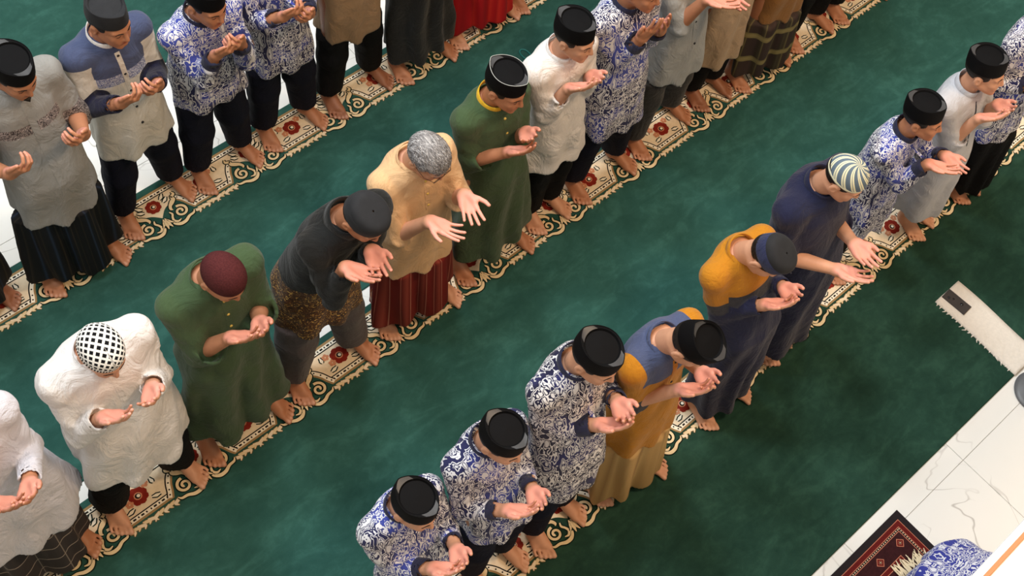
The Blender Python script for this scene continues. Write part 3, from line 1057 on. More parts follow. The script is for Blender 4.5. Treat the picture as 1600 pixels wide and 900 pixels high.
tv, tf = box_data(-TS / 2 + 0.0012, TS / 2 - 0.0012, -TS / 2 + 0.0012, TS / 2 - 0.0012, -0.010, 0.0, 0.0012)
tile_me = None
for i in range(-7, 7):
    for j in range(-5, 10):
        x, y = 3.864 + TS * (i + 0.5), 0.366 + TS * (j - 0.5)
        if tile_me is None:
            o = mesh_obj('tile', tv, tf, MARBLE, floor, smooth=False)
            tile_me = o.data
        else:
            o = bpy.data.objects.new('tile', tile_me)
            COL.objects.link(o)
            o.parent = floor
        o.location = (x, y, 0)

def carpet_mat(name, c0, c1, c2):
    t = NT(name, 0.95, 0.1)
    g = t.n('ShaderNodeNewGeometry').outputs['Position']
    n1 = t.noise(t.mapping(g, (1.0, 2.2, 1.0), rot=(0, 0, 0.5)), 3.2, 5, 0.62, 0.8)
    n2 = t.noise(g, 17.0, 4, 0.65, 0.5)
    n3 = t.noise(g, 700.0, 1)
    f = t.math('MULTIPLY_ADD', n2, 0.35, t.math('MULTIPLY', n1, 0.65))
    c = t.ramp(f, [(0.36, lin(c0)), (0.5, lin(c1)), (0.64, lin(c2))])
    t.color(t.mix(t.math('MULTIPLY', n3, 0.35), c, tuple(v_ * 0.5 for v_ in lin(c0))))
    t.bump(n3, 0.5, 0.003)
    return t.m

CARPET = carpet_mat('green_carpet_pile', (40, 78, 71), (47, 87, 79), (58, 102, 93))
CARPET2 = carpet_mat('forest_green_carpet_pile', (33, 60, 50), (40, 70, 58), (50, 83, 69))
def pile(name, rgb, var=0.12):
    t = NT(name, 0.95, 0.1)
    g = t.n('ShaderNodeNewGeometry').outputs['Position']
    n = t.noise(g, 420.0, 2)
    n2 = t.noise(g, 60.0, 2)
    a = lin(rgb)
    c = t.mix(n2, tuple(x * (1 - var) for x in a), tuple(min(1, x * (1 + var)) for x in a))
    t.color(c)
    t.bump(n, 0.5, 0.002)
    return t.m
PC = {'cream': pile('pile_cream', (232, 214, 186)), 'white': pile('pile_white', (240, 232, 214)), 'black': pile('pile_black', (30, 26, 24)),
      'tan': pile('pile_tan', (160, 130, 90)), 'red': pile('pile_red', (128, 40, 30), 0.3), 'rose': pile('pile_rose', (198, 136, 104), 0.2),
      'dkgreen': pile('pile_dark_green', (20, 34, 28)), 'olive': pile('pile_olive', (120, 98, 54)), 'beige': pile('pile_beige', (226, 204, 164))}
PK = list(PC)

PERIOD = 0.557
class Pat:
    def __init__(s):
        s.v, s.f, s.m = [], [], []
    def poly(s, pts, mat, z):
        i = len(s.v)
        s.v += [(x, y, z) for x, y in pts]
        s.f.append(list(range(i, i + len(pts)))); s.m.append(PK.index(mat))
    def strip(s, path, o0, o1, mat, z):
        P = np.array(path, float)
        T = np.gradient(P, axis=0); T /= np.linalg.norm(T, axis=1)[:, None]
        N = np.stack([-T[:, 1], T[:, 0]], 1)
        i = len(s.v)
        o0 = np.broadcast_to(o0, len(P)); o1 = np.broadcast_to(o1, len(P))
        for k in range(len(P)):
            s.v.append((*(P[k] + N[k] * o0[k]), z)); s.v.append((*(P[k] + N[k] * o1[k]), z))
        for k in range(len(P) - 1):
            s.f.append([i + 2 * k, i + 2 * k + 2, i + 2 * k + 3, i + 2 * k + 1]); s.m.append(PK.index(mat))
    def stroke(s, path, w, mat, z, line='dkgreen', lw=0.0055):
        P = smooth_path(path)
        w = np.interp(np.linspace(0, 1, len(P)), np.linspace(0, 1, len(w)), w) * 1.15
        s.strip(P, -w / 2 - lw, w / 2 + lw, line, z)
        s.strip(P, -w / 2, w / 2, mat, z + 0.0004)
    def disc(s, x, y, r, mat, z, n=10, sy=1.0, rot=0.0):
        s.poly([(x + r * math.cos(t) * math.cos(rot) - r * sy * math.sin(t) * math.sin(rot), y + r * math.cos(t) * math.sin(rot) + r * sy * math.sin(t) * math.cos(rot))
                for t in np.linspace(0, 2 * math.pi, n, endpoint=False)], mat, z)

def smooth_path(pts, n=6):
    P = np.array(pts, float)
    P = np.vstack([2 * P[0] - P[1], P, 2 * P[-1] - P[-2]])
    out = []
    for i in range(1, len(P) - 2):
        for t in np.linspace(0, 1, n, endpoint=False):
            a, b, c, d = P[i - 1], P[i], P[i + 1], P[i + 2]
            out.append(0.5 * ((2 * b) + (-a + c) * t + (2 * a - 5 * b + 4 * c - d) * t * t + (-a + 3 * b - 3 * c + d) * t ** 3))
    out.append(P[-2])
    return np.array(out)

def border_motif():
    """one repeat of the prayer row border: cream panel, scrolls and flowers (v = 0 on the panel's front edge)"""
    p = Pat()
    h = PERIOD / 2
    g = 0.161
    z = 0.0008
    # front contour of the cream field from the panel centre to the gap centre (right half), arch up and over the scrolls
    half = [(h, 0.0), (g, 0.0)]
    arch = smooth_path([(g, 0.0), (0.146, 0.028), (0.132, 0.062), (0.112, 0.092), (0.094, 0.104)])
    bulge = smooth_path([(0.094, 0.104), (0.075, 0.092), (0.055, 0.088), (0.034, 0.076), (0.014, 0.056), (0.0, 0.040)])
    right = np.vstack([[(h, 0.0)], arch, bulge[1:]])
    left = right[::-1] * (-1, 1)
    contour = np.vstack([right, left[1:]])
    p.poly([(h, 0.208)] + [tuple(q) for q in contour] + [(-h, 0.208)], 'cream', z)
    for s in (-1, 1):
        # straight front border and the curved side of the panel
        fr_ = [(s * x, 0.0) for x in np.linspace(h, g, 8)]
        A = [(s * x, y) for x, y in arch]
        sg = -1 if s > 0 else 1
        p.strip(fr_, sg * 0.0, sg * 0.011, 'tan', z + 0.0004)
        p.strip(fr_, sg * 0.011, sg * 0.031, 'white', z + 0.0005)
        p.strip(fr_, sg * 0.031, sg * 0.037, 'black', z + 0.0006)
        p.strip(A, sg * 0.0, sg * 0.009, 'tan', z + 0.0007)
        p.strip(A, sg * 0.009, sg * 0.027, 'white', z + 0.0008)
        p.strip(A, sg * 0.027, sg * 0.033, 'black', z + 0.0009)
        # dark dashes and dots in the white bands
        for i, x in enumerate(np.arange(g + 0.024, h - 0.001, 0.0205)):
            w = 0.0075 if i % 2 else 0.0032
            p.poly([(s * (x - w), 0.0165), (s * (x + w), 0.0165), (s * (x + w), 0.0255), (s * (x - w), 0.0255)][::s], 'black', z + 0.0010)
        P = np.array(A); T = np.gradient(P, axis=0); T /= np.linalg.norm(T, axis=1)[:, None]
        N = np.stack([-T[:, 1], T[:, 0]], 1) * sg * 0.018
        for q in range(3, len(P) - 2, 5):
            c = P[q] + N[q]
            p.disc(c[0], c[1], 0.0045, 'black', z + 0.0012, 6)
        # scroll leaf that closes the arch
        p.stroke([(s * 0.100, 0.128), (s * 0.104, 0.106), (s * 0.088, 0.092), (s * 0.070, 0.078), (s * 0.062, 0.060), (s * 0.068, 0.050)], [0.006, 0.018, 0.020, 0.014, 0.012, 0.004], 'beige', z + 0.0016)
        p.stroke([(s * 0.100, 0.120), (s * 0.122, 0.132), (s * 0.118, 0.150)], [0.014, 0.012, 0.003], 'beige', z + 0.0016)
        # volute
        c = np.array([s * 0.094, 0.022])
        sp = [c + r * np.array([s * math.cos(a), math.sin(a)]) for a, r in zip(np.linspace(-1.0, 8.0, 26), np.linspace(0.006, 0.036, 26))]
        p.stroke(sp[:], [0.010, 0.010, 0.012], 'beige', z + 0.0016)
        p.stroke([(s * 0.150, -0.012), (s * 0.138, -0.026), (s * 0.110, -0.030), (s * 0.082, -0.044), (s * 0.052, -0.044), (s * 0.030, -0.026), (s * 0.026, -0.004)], [0.003, 0.010, 0.012, 0.015, 0.016, 0.012, 0.006], 'beige', z + 0.0020)
        p.stroke([(s * 0.070, -0.020), (s * 0.050, -0.024), (s * 0.036, -0.008), (s * 0.040, 0.012), (s * 0.050, 0.030), (s * 0.044, 0.048)], [0.004, 0.010, 0.010, 0.009, 0.009, 0.005], 'beige', z + 0.0024)
        # palmette petals at the gap centre
        p.stroke([(s * 0.004, 0.030), (s * 0.012, 0.006), (s * 0.030, -0.016)], [0.004, 0.014, 0.003], 'beige', z + 0.0030)
        p.stroke([(s * 0.002, 0.020), (s * 0.006, -0.010), (s * 0.012, -0.036)], [0.005, 0.014, 0.003], 'beige', z + 0.0034)
        # flame leaves along the front of the panel
        for i, x in enumerate((0.150, 0.176, 0.203, 0.230, 0.256)):
            k = 1.0 - 0.15 * (i % 2)
            p.stroke([(s * (x - 0.006), -0.012), (s * (x + 0.008), -0.022 * k), (s * (x + 0.024), -0.030 * k), (s * (x + 0.014), -0.046 * k)], [0.004, 0.014, 0.013, 0.002], 'beige' if i % 2 else 'cream', z + 0.0014, 'olive', 0.003)
        # dark leaves
        for (lx, ly, dx, dy) in ((0.052, 0.118, 0.034, 0.022), (0.048, 0.140, 0.030, 0.030), (h - 0.084, 0.056, 0.040, 0.010), (h - 0.088, 0.120, 0.004, 0.034)):
            p.stroke([(s * lx, ly), (s * (lx + dx * 0.5), ly + dy * 0.35), (s * (lx + dx), ly + dy)], [0.004, 0.014, 0.003], 'white', z + 0.0018, 'dkgreen', 0.006)
    # rosettes: one at the gap centre, one at each panel end (half each: built at the panel centre of this repeat's right side)
    def rosette(x, y, r):
        for kx in range(8):
            t = kx * math.pi / 4 + 0.2
            p.disc(x + r * 0.62 * math.cos(t), y + r * 0.62 * math.sin(t), r * 0.42, 'red', z + 0.0024 + 0.00002 * kx, 8)
        p.disc(x, y, r * 0.42, 'rose', z + 0.0030, 10)
        p.disc(x, y, r * 0.30, 'black', z + 0.0033, 10)
        p.disc(x + r * 0.06, y, r * 0.18, 'white', z + 0.0036, 8)
    rosette(0.0, 0.122, 0.040)
    rosette(h, 0.108, 0.046)
    for dx, dy in ((-0.060, 0.026), (-0.050, -0.018), (0.052, 0.030)):
        for kx in range(5):
            t = kx * 1.2566
            p.disc(h + dx + 0.011 * math.cos(t), 0.112 + dy + 0.011 * math.sin(t), 0.0085, 'rose', z + 0.0026 + 0.00002 * kx, 7)
    # back border
    bk = [(x, 0.0) for x in np.linspace(-h, h, 2)]
    for y0, y1, m in ((0.170, 0.176, 'black'), (0.176, 0.196, 'white'), (0.196, 0.209, 'tan')):
        p.poly([(-h, y0), (h, y0), (h, y1), (-h, y1)], m, z + 0.0005)
    for i, x in enumerate(np.arange(-h + 0.01, h, PERIOD / 28)):
        w = 0.008 if i % 2 else 0.0032
        p.poly([(x - w, 0.1815), (x + w, 0.1815), (x + w, 0.1905), (x - w, 0.1905)], 'black', z + 0.0010)
    return p

_bp = border_motif()
_bm = mesh_obj('border_motif', _bp.v, _bp.f, [PC[k_] for k_ in PK], None, smooth=False, midx=_bp.m)
motif_me = _bm.data
bpy.data.objects.remove(_bm)
import bmesh as _bmesh
_b = _bmesh.new(); _b.from_mesh(motif_me)
for _f in _b.faces:
    if _f.normal.z < 0:
        _f.normal_flip()
_b.to_mesh(motif_me); _b.free()


def carpet(y0, y1, x0, x1, label, vline=None, phase=0.0, mat=None):
    nx = 60
    v, f = box_data(x0, x1, y0, y1, 0.0005, CT, 0.004)
    o = mesh_obj('prayer_carpet', v, f, mat or CARPET, smooth=False)
    tag(o, label, 'carpet')
    if vline is not None:
        # right panel corners fall on phase + n*PERIOD; gap centres sit 0.161 further
        n0 = math.ceil((x0 - phase - 0.161 + PERIOD / 2) / PERIOD)
        n1 = math.floor((x1 - phase - 0.161 - PERIOD / 2) / PERIOD)
        for n in range(n0, n1 + 1):
            c = bpy.data.objects.new('border_motif', motif_me)
            COL.objects.link(c)
            c.parent = o
            c.location = (phase + 0.161 + n * PERIOD, vline, CT)
    return o

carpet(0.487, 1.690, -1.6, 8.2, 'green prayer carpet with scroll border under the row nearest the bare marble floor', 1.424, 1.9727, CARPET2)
carpet(1.760, 2.965, -1.6, 8.2, 'green prayer carpet with scroll border under the middle row of worshippers', 2.7209, 1.4095)
carpet(3.050, 4.222, -1.6, 8.2, 'green prayer carpet with scroll border under the row with the red sarong', 3.9722, 0.9315)
carpet(4.850, 6.050, -1.6, 8.2, 'plain stretch of green prayer carpet beyond the wide marble strip', None)

# ================================================================== the mezzanine ledge under the camera
v, f = box_data(-2.4, 9.0, -0.52, -0.018, 3.95, 4.2, 0.004)
ledge = mesh_obj('trim_1', v, f, plain('white_ledge_paint', (240, 238, 238), 0.45), smooth=False)
ledge['kind'] = 'structure'
ledge['label'] = 'white painted balcony ledge with a thin brown strip along it'
v, f = box_data(-2.4, 9.0, -0.040, -0.031, 4.195, 4.203, 0.001)
mesh_obj('brown_strip', v, f, plain('brown_strip', (176, 122, 84), 0.5), ledge, smooth=False)

# ================================================================== clothes
NAVY = fabric('navy_cloth', (36, 38, 62))
NAVYT = fabric('navy_trouser_cloth', (20, 22, 38), sheen=0.0)
BLACKT = fabric('black_trouser_cloth', (14, 14, 17), sheen=0.0)
BLUEB = batik()
NAVYB = batik(dark=(30, 30, 58), mid=(44, 46, 96), light=(214, 212, 214))
BATIK = cloth('blue_white_batik', BLUEB, (solid((36, 38, 62)),), crease=0.35)
BATIK2 = cloth('navy_white_batik', NAVYB, (solid((36, 38, 62)),), crease=0.35)
BLK = velvet('black_velvet', (13, 13, 15), 0.0, 0.7)
SAT = plain('satin_lining', (62, 62, 64), 0.35, 0.2)
GREYV = velvet('charcoal_velvet', (44, 45, 48), 0.05)
WHITE = fabric('white_cotton', (226, 222, 220), crease=0.7)
LILAC = fabric('lilac_white_cotton', (206, 204, 212), crease=0.7)
OFFW = fabric('off_white_cotton', (208, 204, 196), crease=0.6)
GREYS = fabric('grey_linen', (144, 144, 142), crease=0.5)
GREYL = fabric('light_grey_cotton', (158, 162, 164), crease=0.5)
GREYR = fabric('pale_grey_robe_cloth', (182, 184, 192), crease=0.5)
BLUEG = fabric('slate_blue_cloth', (70, 80, 112))
GREEN = fabric('olive_green_cloth', (62, 82, 54))
BLACKS = fabric('black_shirt_cloth', (24, 25, 25))
BEIGE = fabric('beige_cotton', (218, 178, 134), crease=0.5)
TAN = fabric('tan_cotton', (150, 122, 92))
SAND = fabric('sand_cotton', (176, 150, 122))
GOLDB = fabric('golden_brown_cloth', (140, 98, 52))
MUST = fabric('mustard_cloth', (178, 118, 26))
DKGREY = fabric('charcoal_cloth', (50, 50, 58))
NAVYR = fabric('navy_robe_cloth', (26, 30, 58))
TROUG = fabric('warm_grey_trouser_cloth', (84, 76, 78))
TROUD = fabric('dark_grey_trouser_cloth', (46, 46, 48))
YEL = fabric('yellow_collar_cloth', (214, 168, 40))
GOLD = plain('gold_button', (214, 182, 90), 0.35)
DARKB = plain('dark_button', (28, 26, 30), 0.4)

def gold_batik(t):
    x, y, z = t.sep(t.coord())
    v = t.comb(t.math('PINGPONG', x, 0.06), y, z)
    n = t.noise(v, 20.0, 1.0, 0.5, 3.5)
    n2 = t.noise(v, 44.0, 0.5, 0.5, 3.0)
    c = t.ramp(n, [(0.30, lin((44, 28, 16))), (0.47, lin((84, 52, 24))), (0.53, lin((34, 22, 14))), (0.60, lin((108, 66, 26))), (0.68, lin((70, 40, 20)))])
    g = t.ramp(n2, [(0.63, (0, 0, 0)), (0.655, (1, 1, 1))])
    return t.mix(g, c, lin((206, 164, 84)))
def chest_batik(ground, ink, scale=46.0):
    def col(t):
        x, y, z = t.sep(t.coord())
        v = t.comb(t.math('PINGPONG', x, 0.05), y, z)
        n = t.noise(v, scale, 0.5, 0.4, 4.0)
        return t.ramp(n, [(0.42, lin(ground)), (0.45, lin(ink)), (0.50, lin(ink)), (0.53, lin(ground)), (0.60, lin(ink))])
    return col
RGB_GREYS, RGB_OFFW, RGB_BLUEG, RGB_NAVY, RGB_MUST, RGB_DKG, RGB_NAVYR = (144, 144, 142), (208, 204, 196), (70, 80, 112), (30, 32, 56), (178, 118, 26), (50, 50, 58), (26, 30, 58)
M_A1 = cloth('grey_linen_with_batik_band', solid(RGB_GREYS), (chest_batik((168, 158, 156), (46, 38, 42)),))
M_A2 = cloth('slate_and_off_white_shirt', solid(RGB_OFFW), (solid(RGB_BLUEG), chest_batik((200, 204, 214), (84, 94, 144), 60.0), solid(RGB_NAVY)))
M_B3 = cloth('black_shirt_with_gold_batik', solid((24, 25, 25)), (gold_batik,))
M_C3 = cloth('slate_and_mustard_shirt', solid(RGB_MUST), (solid(RGB_BLUEG), solid(RGB_DKG)))
M_C4 = cloth('mustard_charcoal_navy_shirt', solid(RGB_NAVYR), (solid(RGB_DKG), solid(RGB_MUST)))

S_DARK = stripes_vertical('dark_striped_sarong_cloth', [(0, (14, 14, 18)), (0.22, (18, 18, 22)), (0.26, (52, 46, 38)), (0.32, (18, 18, 20)), (0.5, (16, 20, 30)), (0.58, (34, 48, 70)), (0.66, (16, 18, 26)), (0.9, (14, 14, 18)), (1, (40, 36, 30))], 2.3)
S_RED = stripes_vertical('red_striped_sarong_cloth', [(0, (112, 26, 22)), (0.30, (120, 30, 24)), (0.33, (190, 130, 110)), (0.36, (112, 26, 22)), (0.5, (140, 60, 48)), (0.75, (96, 22, 20)), (0.78, (170, 100, 84)), (0.81, (104, 24, 20)), (1, (112, 26, 22))], 1.9)
S_BRIGHT = stripes_vertical('bright_red_sarong_cloth', [(0, (150, 14, 24)), (0.4, (196, 22, 28)), (0.6, (214, 44, 36)), (0.8, (170, 16, 26)), (1, (150, 14, 24))], 1.5)
S_WAVE = stripes_vertical('brown_check_sarong_cloth', [(0, (58, 50, 50)), (0.46, (64, 56, 56)), (0.49, (150, 138, 128)), (0.52, (64, 56, 56)), (1, (56, 48, 48))], 1.6,
                          (9.0, [(0, (60, 52, 52)), (0.47, (60, 52, 52)), (0.48, (160, 146, 134)), (0.49, (172, 158, 146)), (0.53, (160, 146, 134)), (0.54, (60, 52, 52))], 0.012))
S_PLAID = stripes_vertical('green_brown_plaid_sarong_cloth', [(0, (58, 44, 42)), (0.3, (62, 50, 44)), (0.34, (112, 104, 70)), (0.42, (70, 62, 48)), (0.6, (54, 46, 36)), (0.8, (62, 48, 46)), (1, (58, 44, 42))], 2.1,
                           (5.2, [(0, (60, 48, 44)), (0.34, (60, 48, 44)), (0.35, (128, 118, 78)), (0.47, (140, 128, 86)), (0.56, (112, 104, 70)), (0.57, (60, 48, 44))], 0.0))
S_TAN = stripes_vertical('tan_sarong_cloth', [(0, (186, 150, 96)), (0.35, (196, 162, 108)), (0.5, (150, 118, 74)), (0.7, (186, 152, 100)), (1, (186, 150, 96))], 1.3)

# caps
def cap_lattice():
    t = NT('black_white_lattice_knit', 0.9, 0.1)
    x, y, z = t.sep(t.coord())
    uv = t.sep(t.coord('UV'))
    th = t.math('MULTIPLY', uv[0], 2 * math.pi)
    r = t.math('SUBTRACT', 2.0, uv[1])
    px = t.math('MULTIPLY', t.math('MULTIPLY', r, t.math('SINE', th)), 3.7)
    py = t.math('MULTIPLY', t.math('MULTIPLY', r, t.math('COSINE', th)), 4.2)
    a = t.math('ABSOLUTE', t.math('SUBTRACT', t.math('FRACT', t.math('ADD', px, py)), 0.5))
    b = t.math('ABSOLUTE', t.math('SUBTRACT', t.math('FRACT', t.math('SUBTRACT', px, py)), 0.5))
    m = t.math('MAXIMUM', a, b)
    t.color(t.ramp(m, [(0.29, lin((22, 22, 26))), (0.33, lin((232, 230, 226)))]))
    t.bump(m, -0.6, 0.004)
    return t.m
def cap_bars():
    t = NT('black_white_barred_knit', 0.9, 0.1)
    uv = t.sep(t.coord('UV'))
    a = t.math('FRACT', t.math('MULTIPLY', uv[0], 52.0))
    c = t.ramp(a, [(0.0, lin((24, 24, 28))), (0.48, lin((24, 24, 28))), (0.54, lin((230, 228, 224))), (0.95, lin((230, 228, 224)))])
    e = t.ramp(uv[1], [(0.20, (1, 1, 1)), (0.26, (0, 0, 0)), (0.86, (0, 0, 0)), (0.92, (1, 1, 1))])
    t.color(t.mix(e, c, lin((228, 226, 222))))
    return t.m
def cap_swirl():
    t = NT('slate_cream_swirl_knit', 0.85, 0.15)
    uv = t.sep(t.coord('UV'))
    a = t.math('FRACT', t.math('ADD', t.math('MULTIPLY', uv[0], 11.0), t.math('MULTIPLY', uv[1], 2.2)))
    c = t.ramp(a, [(0, lin((92, 108, 124))), (0.46, lin((96, 112, 128))), (0.50, lin((226, 222, 190))), (0.62, lin((226, 222, 190))), (0.66, lin((150, 156, 150))), (0.74, lin((150, 156, 150))), (0.78, lin((226, 222, 190))), (0.92, lin((226, 222, 190))), (0.96, lin((92, 108, 124)))])
    e = t.ramp(uv[1], [(0.50, (0, 0, 0)), (0.56, (1, 1, 1)), (0.80, (1, 1, 1)), (0.86, (0, 0, 0))])
    t.color(t.mix(e, c, lin((222, 218, 188))))
    t.bump(a, 0.3, 0.002)
    return t.m
def cap_knit():
    t = NT('brown_crochet', 0.95, 0.1)
    uv = t.sep(t.coord('UV'))
    n = t.noise(t.coord(), 190.0, 2)
    rings = t.math('FRACT', t.math('MULTIPLY', uv[1], 9.0))
    t.color(t.mix(n, lin((52, 22, 26)), lin((96, 48, 48))))
    t.bump(t.math('ADD', n, t.math('MULTIPLY', rings, 0.5)), 0.8, 0.003)
    return t.m
LATT, BARS, SWIRL, KNIT = cap_lattice(), cap_bars(), cap_swirl(), cap_knit()
SK_L = skin('skin_light', (206, 152, 122), (232, 160, 142))
SK_M = skin('skin_medium', (182, 124, 92), (222, 150, 130))
SK_D = skin('skin_brown', (150, 98, 72), (206, 138, 116))

black_cap = lambda **k_: ('songkok', dict(mat=BLK, satin=SAT, **k_))
# sewn-on pieces: signed masks at the vertices (su > 0 upper sleeve, sf > 0 forearm sleeve, tu / tf metres along them, rel metres below the neck)
MN = np.minimum
def mk_cuffs(V, su, sf, tu, tf, rel, nb):
    return (MN(sf, tf - 0.17),)
def mk_a1(V, su, sf, tu, tf, rel, nb):
    band = MN(MN(rel - 0.17, 0.225 - rel), MN(-su, nb[1] - V[:, 1]))
    return (np.maximum(band, MN(su, tu - 0.19)),)
def mk_a2(V, su, sf, tu, tf, rel, nb):
    return (MN(0.18 - rel, np.maximum(-su + 0.005, 0.03 - tu)), MN(MN(rel - 0.18, 0.24 - rel), MN(-su, nb[1] - V[:, 1])), MN(sf + 0.02, tf - 0.03))
def mk_b3(V, su, sf, tu, tf, rel, nb):
    return (MN(rel - (0.46 + 0.16 * np.clip(1 - np.abs(V[:, 0] - 0.03) / 0.12, 0, 1)), MN(-su, -sf) + 0.02),)
def mk_c3(V, su, sf, tu, tf, rel, nb):
    return (MN(0.16 - rel, 0.150 - np.abs(V[:, 0] - nb[0])), np.maximum(MN(su, tu - 0.22), sf))
def mk_c4(V, su, sf, tu, tf, rel, nb):
    belt = np.maximum(MN(0.23 - rel, -su), MN(su, 0.24 - tu))
    must = np.maximum(MN(0.16 - rel, -su), MN(su, 0.16 - tu))
    return (MN(belt, -sf + 0.01), MN(must, -sf + 0.01))

COLN = dict(mat=NAVY, h=0.034)
def bshirt(**k_):
    d = dict(hem=0.66, mat=BATIK, masks=mk_cuffs, collar=COLN, placket=dict(mat=BATIK, w=0.012, len=0.26), sr=1.02, amp=0.012)
    d.update(k_)
    return d
TN = dict(kind='trousers', mat=NAVYT, cuff=0.11)
TB = dict(kind='trousers', mat=BLACKT, cuff=0.11)

def goatee(E, loc, arms, front, nb, k):
    v_, f_ = tube([loc((0.018, -0.092, -0.094)), loc((0, -0.103, -0.106)), loc((-0.018, -0.092, -0.094))], [0.006, 0.013, 0.006], 8)
    mesh_obj('goatee', v_, f_, plain('hair_24_20_18', (24, 20, 18), 0.55), E)
def glasses(E, loc, arms, front, nb, k):
    V, F = [], []
    fr_ = plain('glasses_frame', (70, 52, 44), 0.3, 0.5)
    g = None
    for s in (-1, 1):
        ring = [loc((s * 0.032 + 0.021 * math.cos(t), -0.108, 0.004 + 0.016 * math.sin(t))) for t in np.linspace(0, 2 * math.pi, 16, endpoint=False)]
        for v_, f_ in (tube(ring, 0.0014, 5, True), tube([loc((s * 0.053, -0.107, 0.008)), loc((s * 0.080, -0.06, 0.010)), loc((s * 0.082, 0.012, 0.012))], 0.0014, 5)):
            F += [tuple(i + len(V) for i in q) for q in f_]; V += list(v_)
    v_, f_ = tube([loc((-0.011, -0.110, 0.008)), loc((0.011, -0.110, 0.008))], 0.0014, 5)
    F += [tuple(i + len(V) for i in q) for q in f_]; V += list(v_)
    mesh_obj('eyeglasses', V, F, fr_, E)
def grey_strands(E, loc, arms, front, nb, k):
    rng = np.random.RandomState(4)
    V, F = [], []
    c = np.array((0, 0.016, 0.044)); rr = np.array((0.084, 0.106, 0.095))
    crown = nrm((0.1, 0.45, 0.9))
    n = 0
    while n < 420:
        u = nrm(rng.normal(size=3))
        if u[2] < (0.15 if u[1] < -0.3 else -0.25) or (u[1] > -0.3 and abs(u[0]) > 0.75 and u[2] < 0.1):
            continue
        n += 1
        t = u - crown * (u @ crown)
        t = nrm(t - u * (t @ u) + 0.25 * rng.normal(size=3) + np.array((0.15, -0.35, 0)))
        t = nrm(t - u * (t @ u))
        pts = [loc(c + rr * (math.cos(a) * u + math.sin(a) * t) * (1.0 + lift)) for a, lift in zip(np.linspace(0, rng.uniform(0.4, 0.75), 5), (0.0, 0.03, 0.05, 0.05, rng.uniform(0.0, 0.12)))]
        v_, f_ = tube(pts, [0.0022, 0.0026, 0.0022, 0.0016, 0.0006], 4)
        F += [tuple(i + len(V) for i in q) for q in f_]; V += list(v_)
    o = mesh_obj('hair_strands', V, F, GREY_HAIR, E)
    o['kind'] = 'stuff'
def ring_on_hand(E, loc, arms, front, nb, k):
    a = arms[0]
    c = a['w'] + a['f'] * 0.115 - a['s'] * 0.012
    pts = [c + 0.0105 * (math.cos(t) * a['s'] + math.sin(t) * a['n']) for t in np.linspace(0, 2 * math.pi, 14, endpoint=False)]
    v_, f_ = tube(pts, 0.002, 5, True)
    mesh_obj('finger_ring', v_, f_, plain('dark_ring', (40, 36, 34), 0.3, 0.6), E)

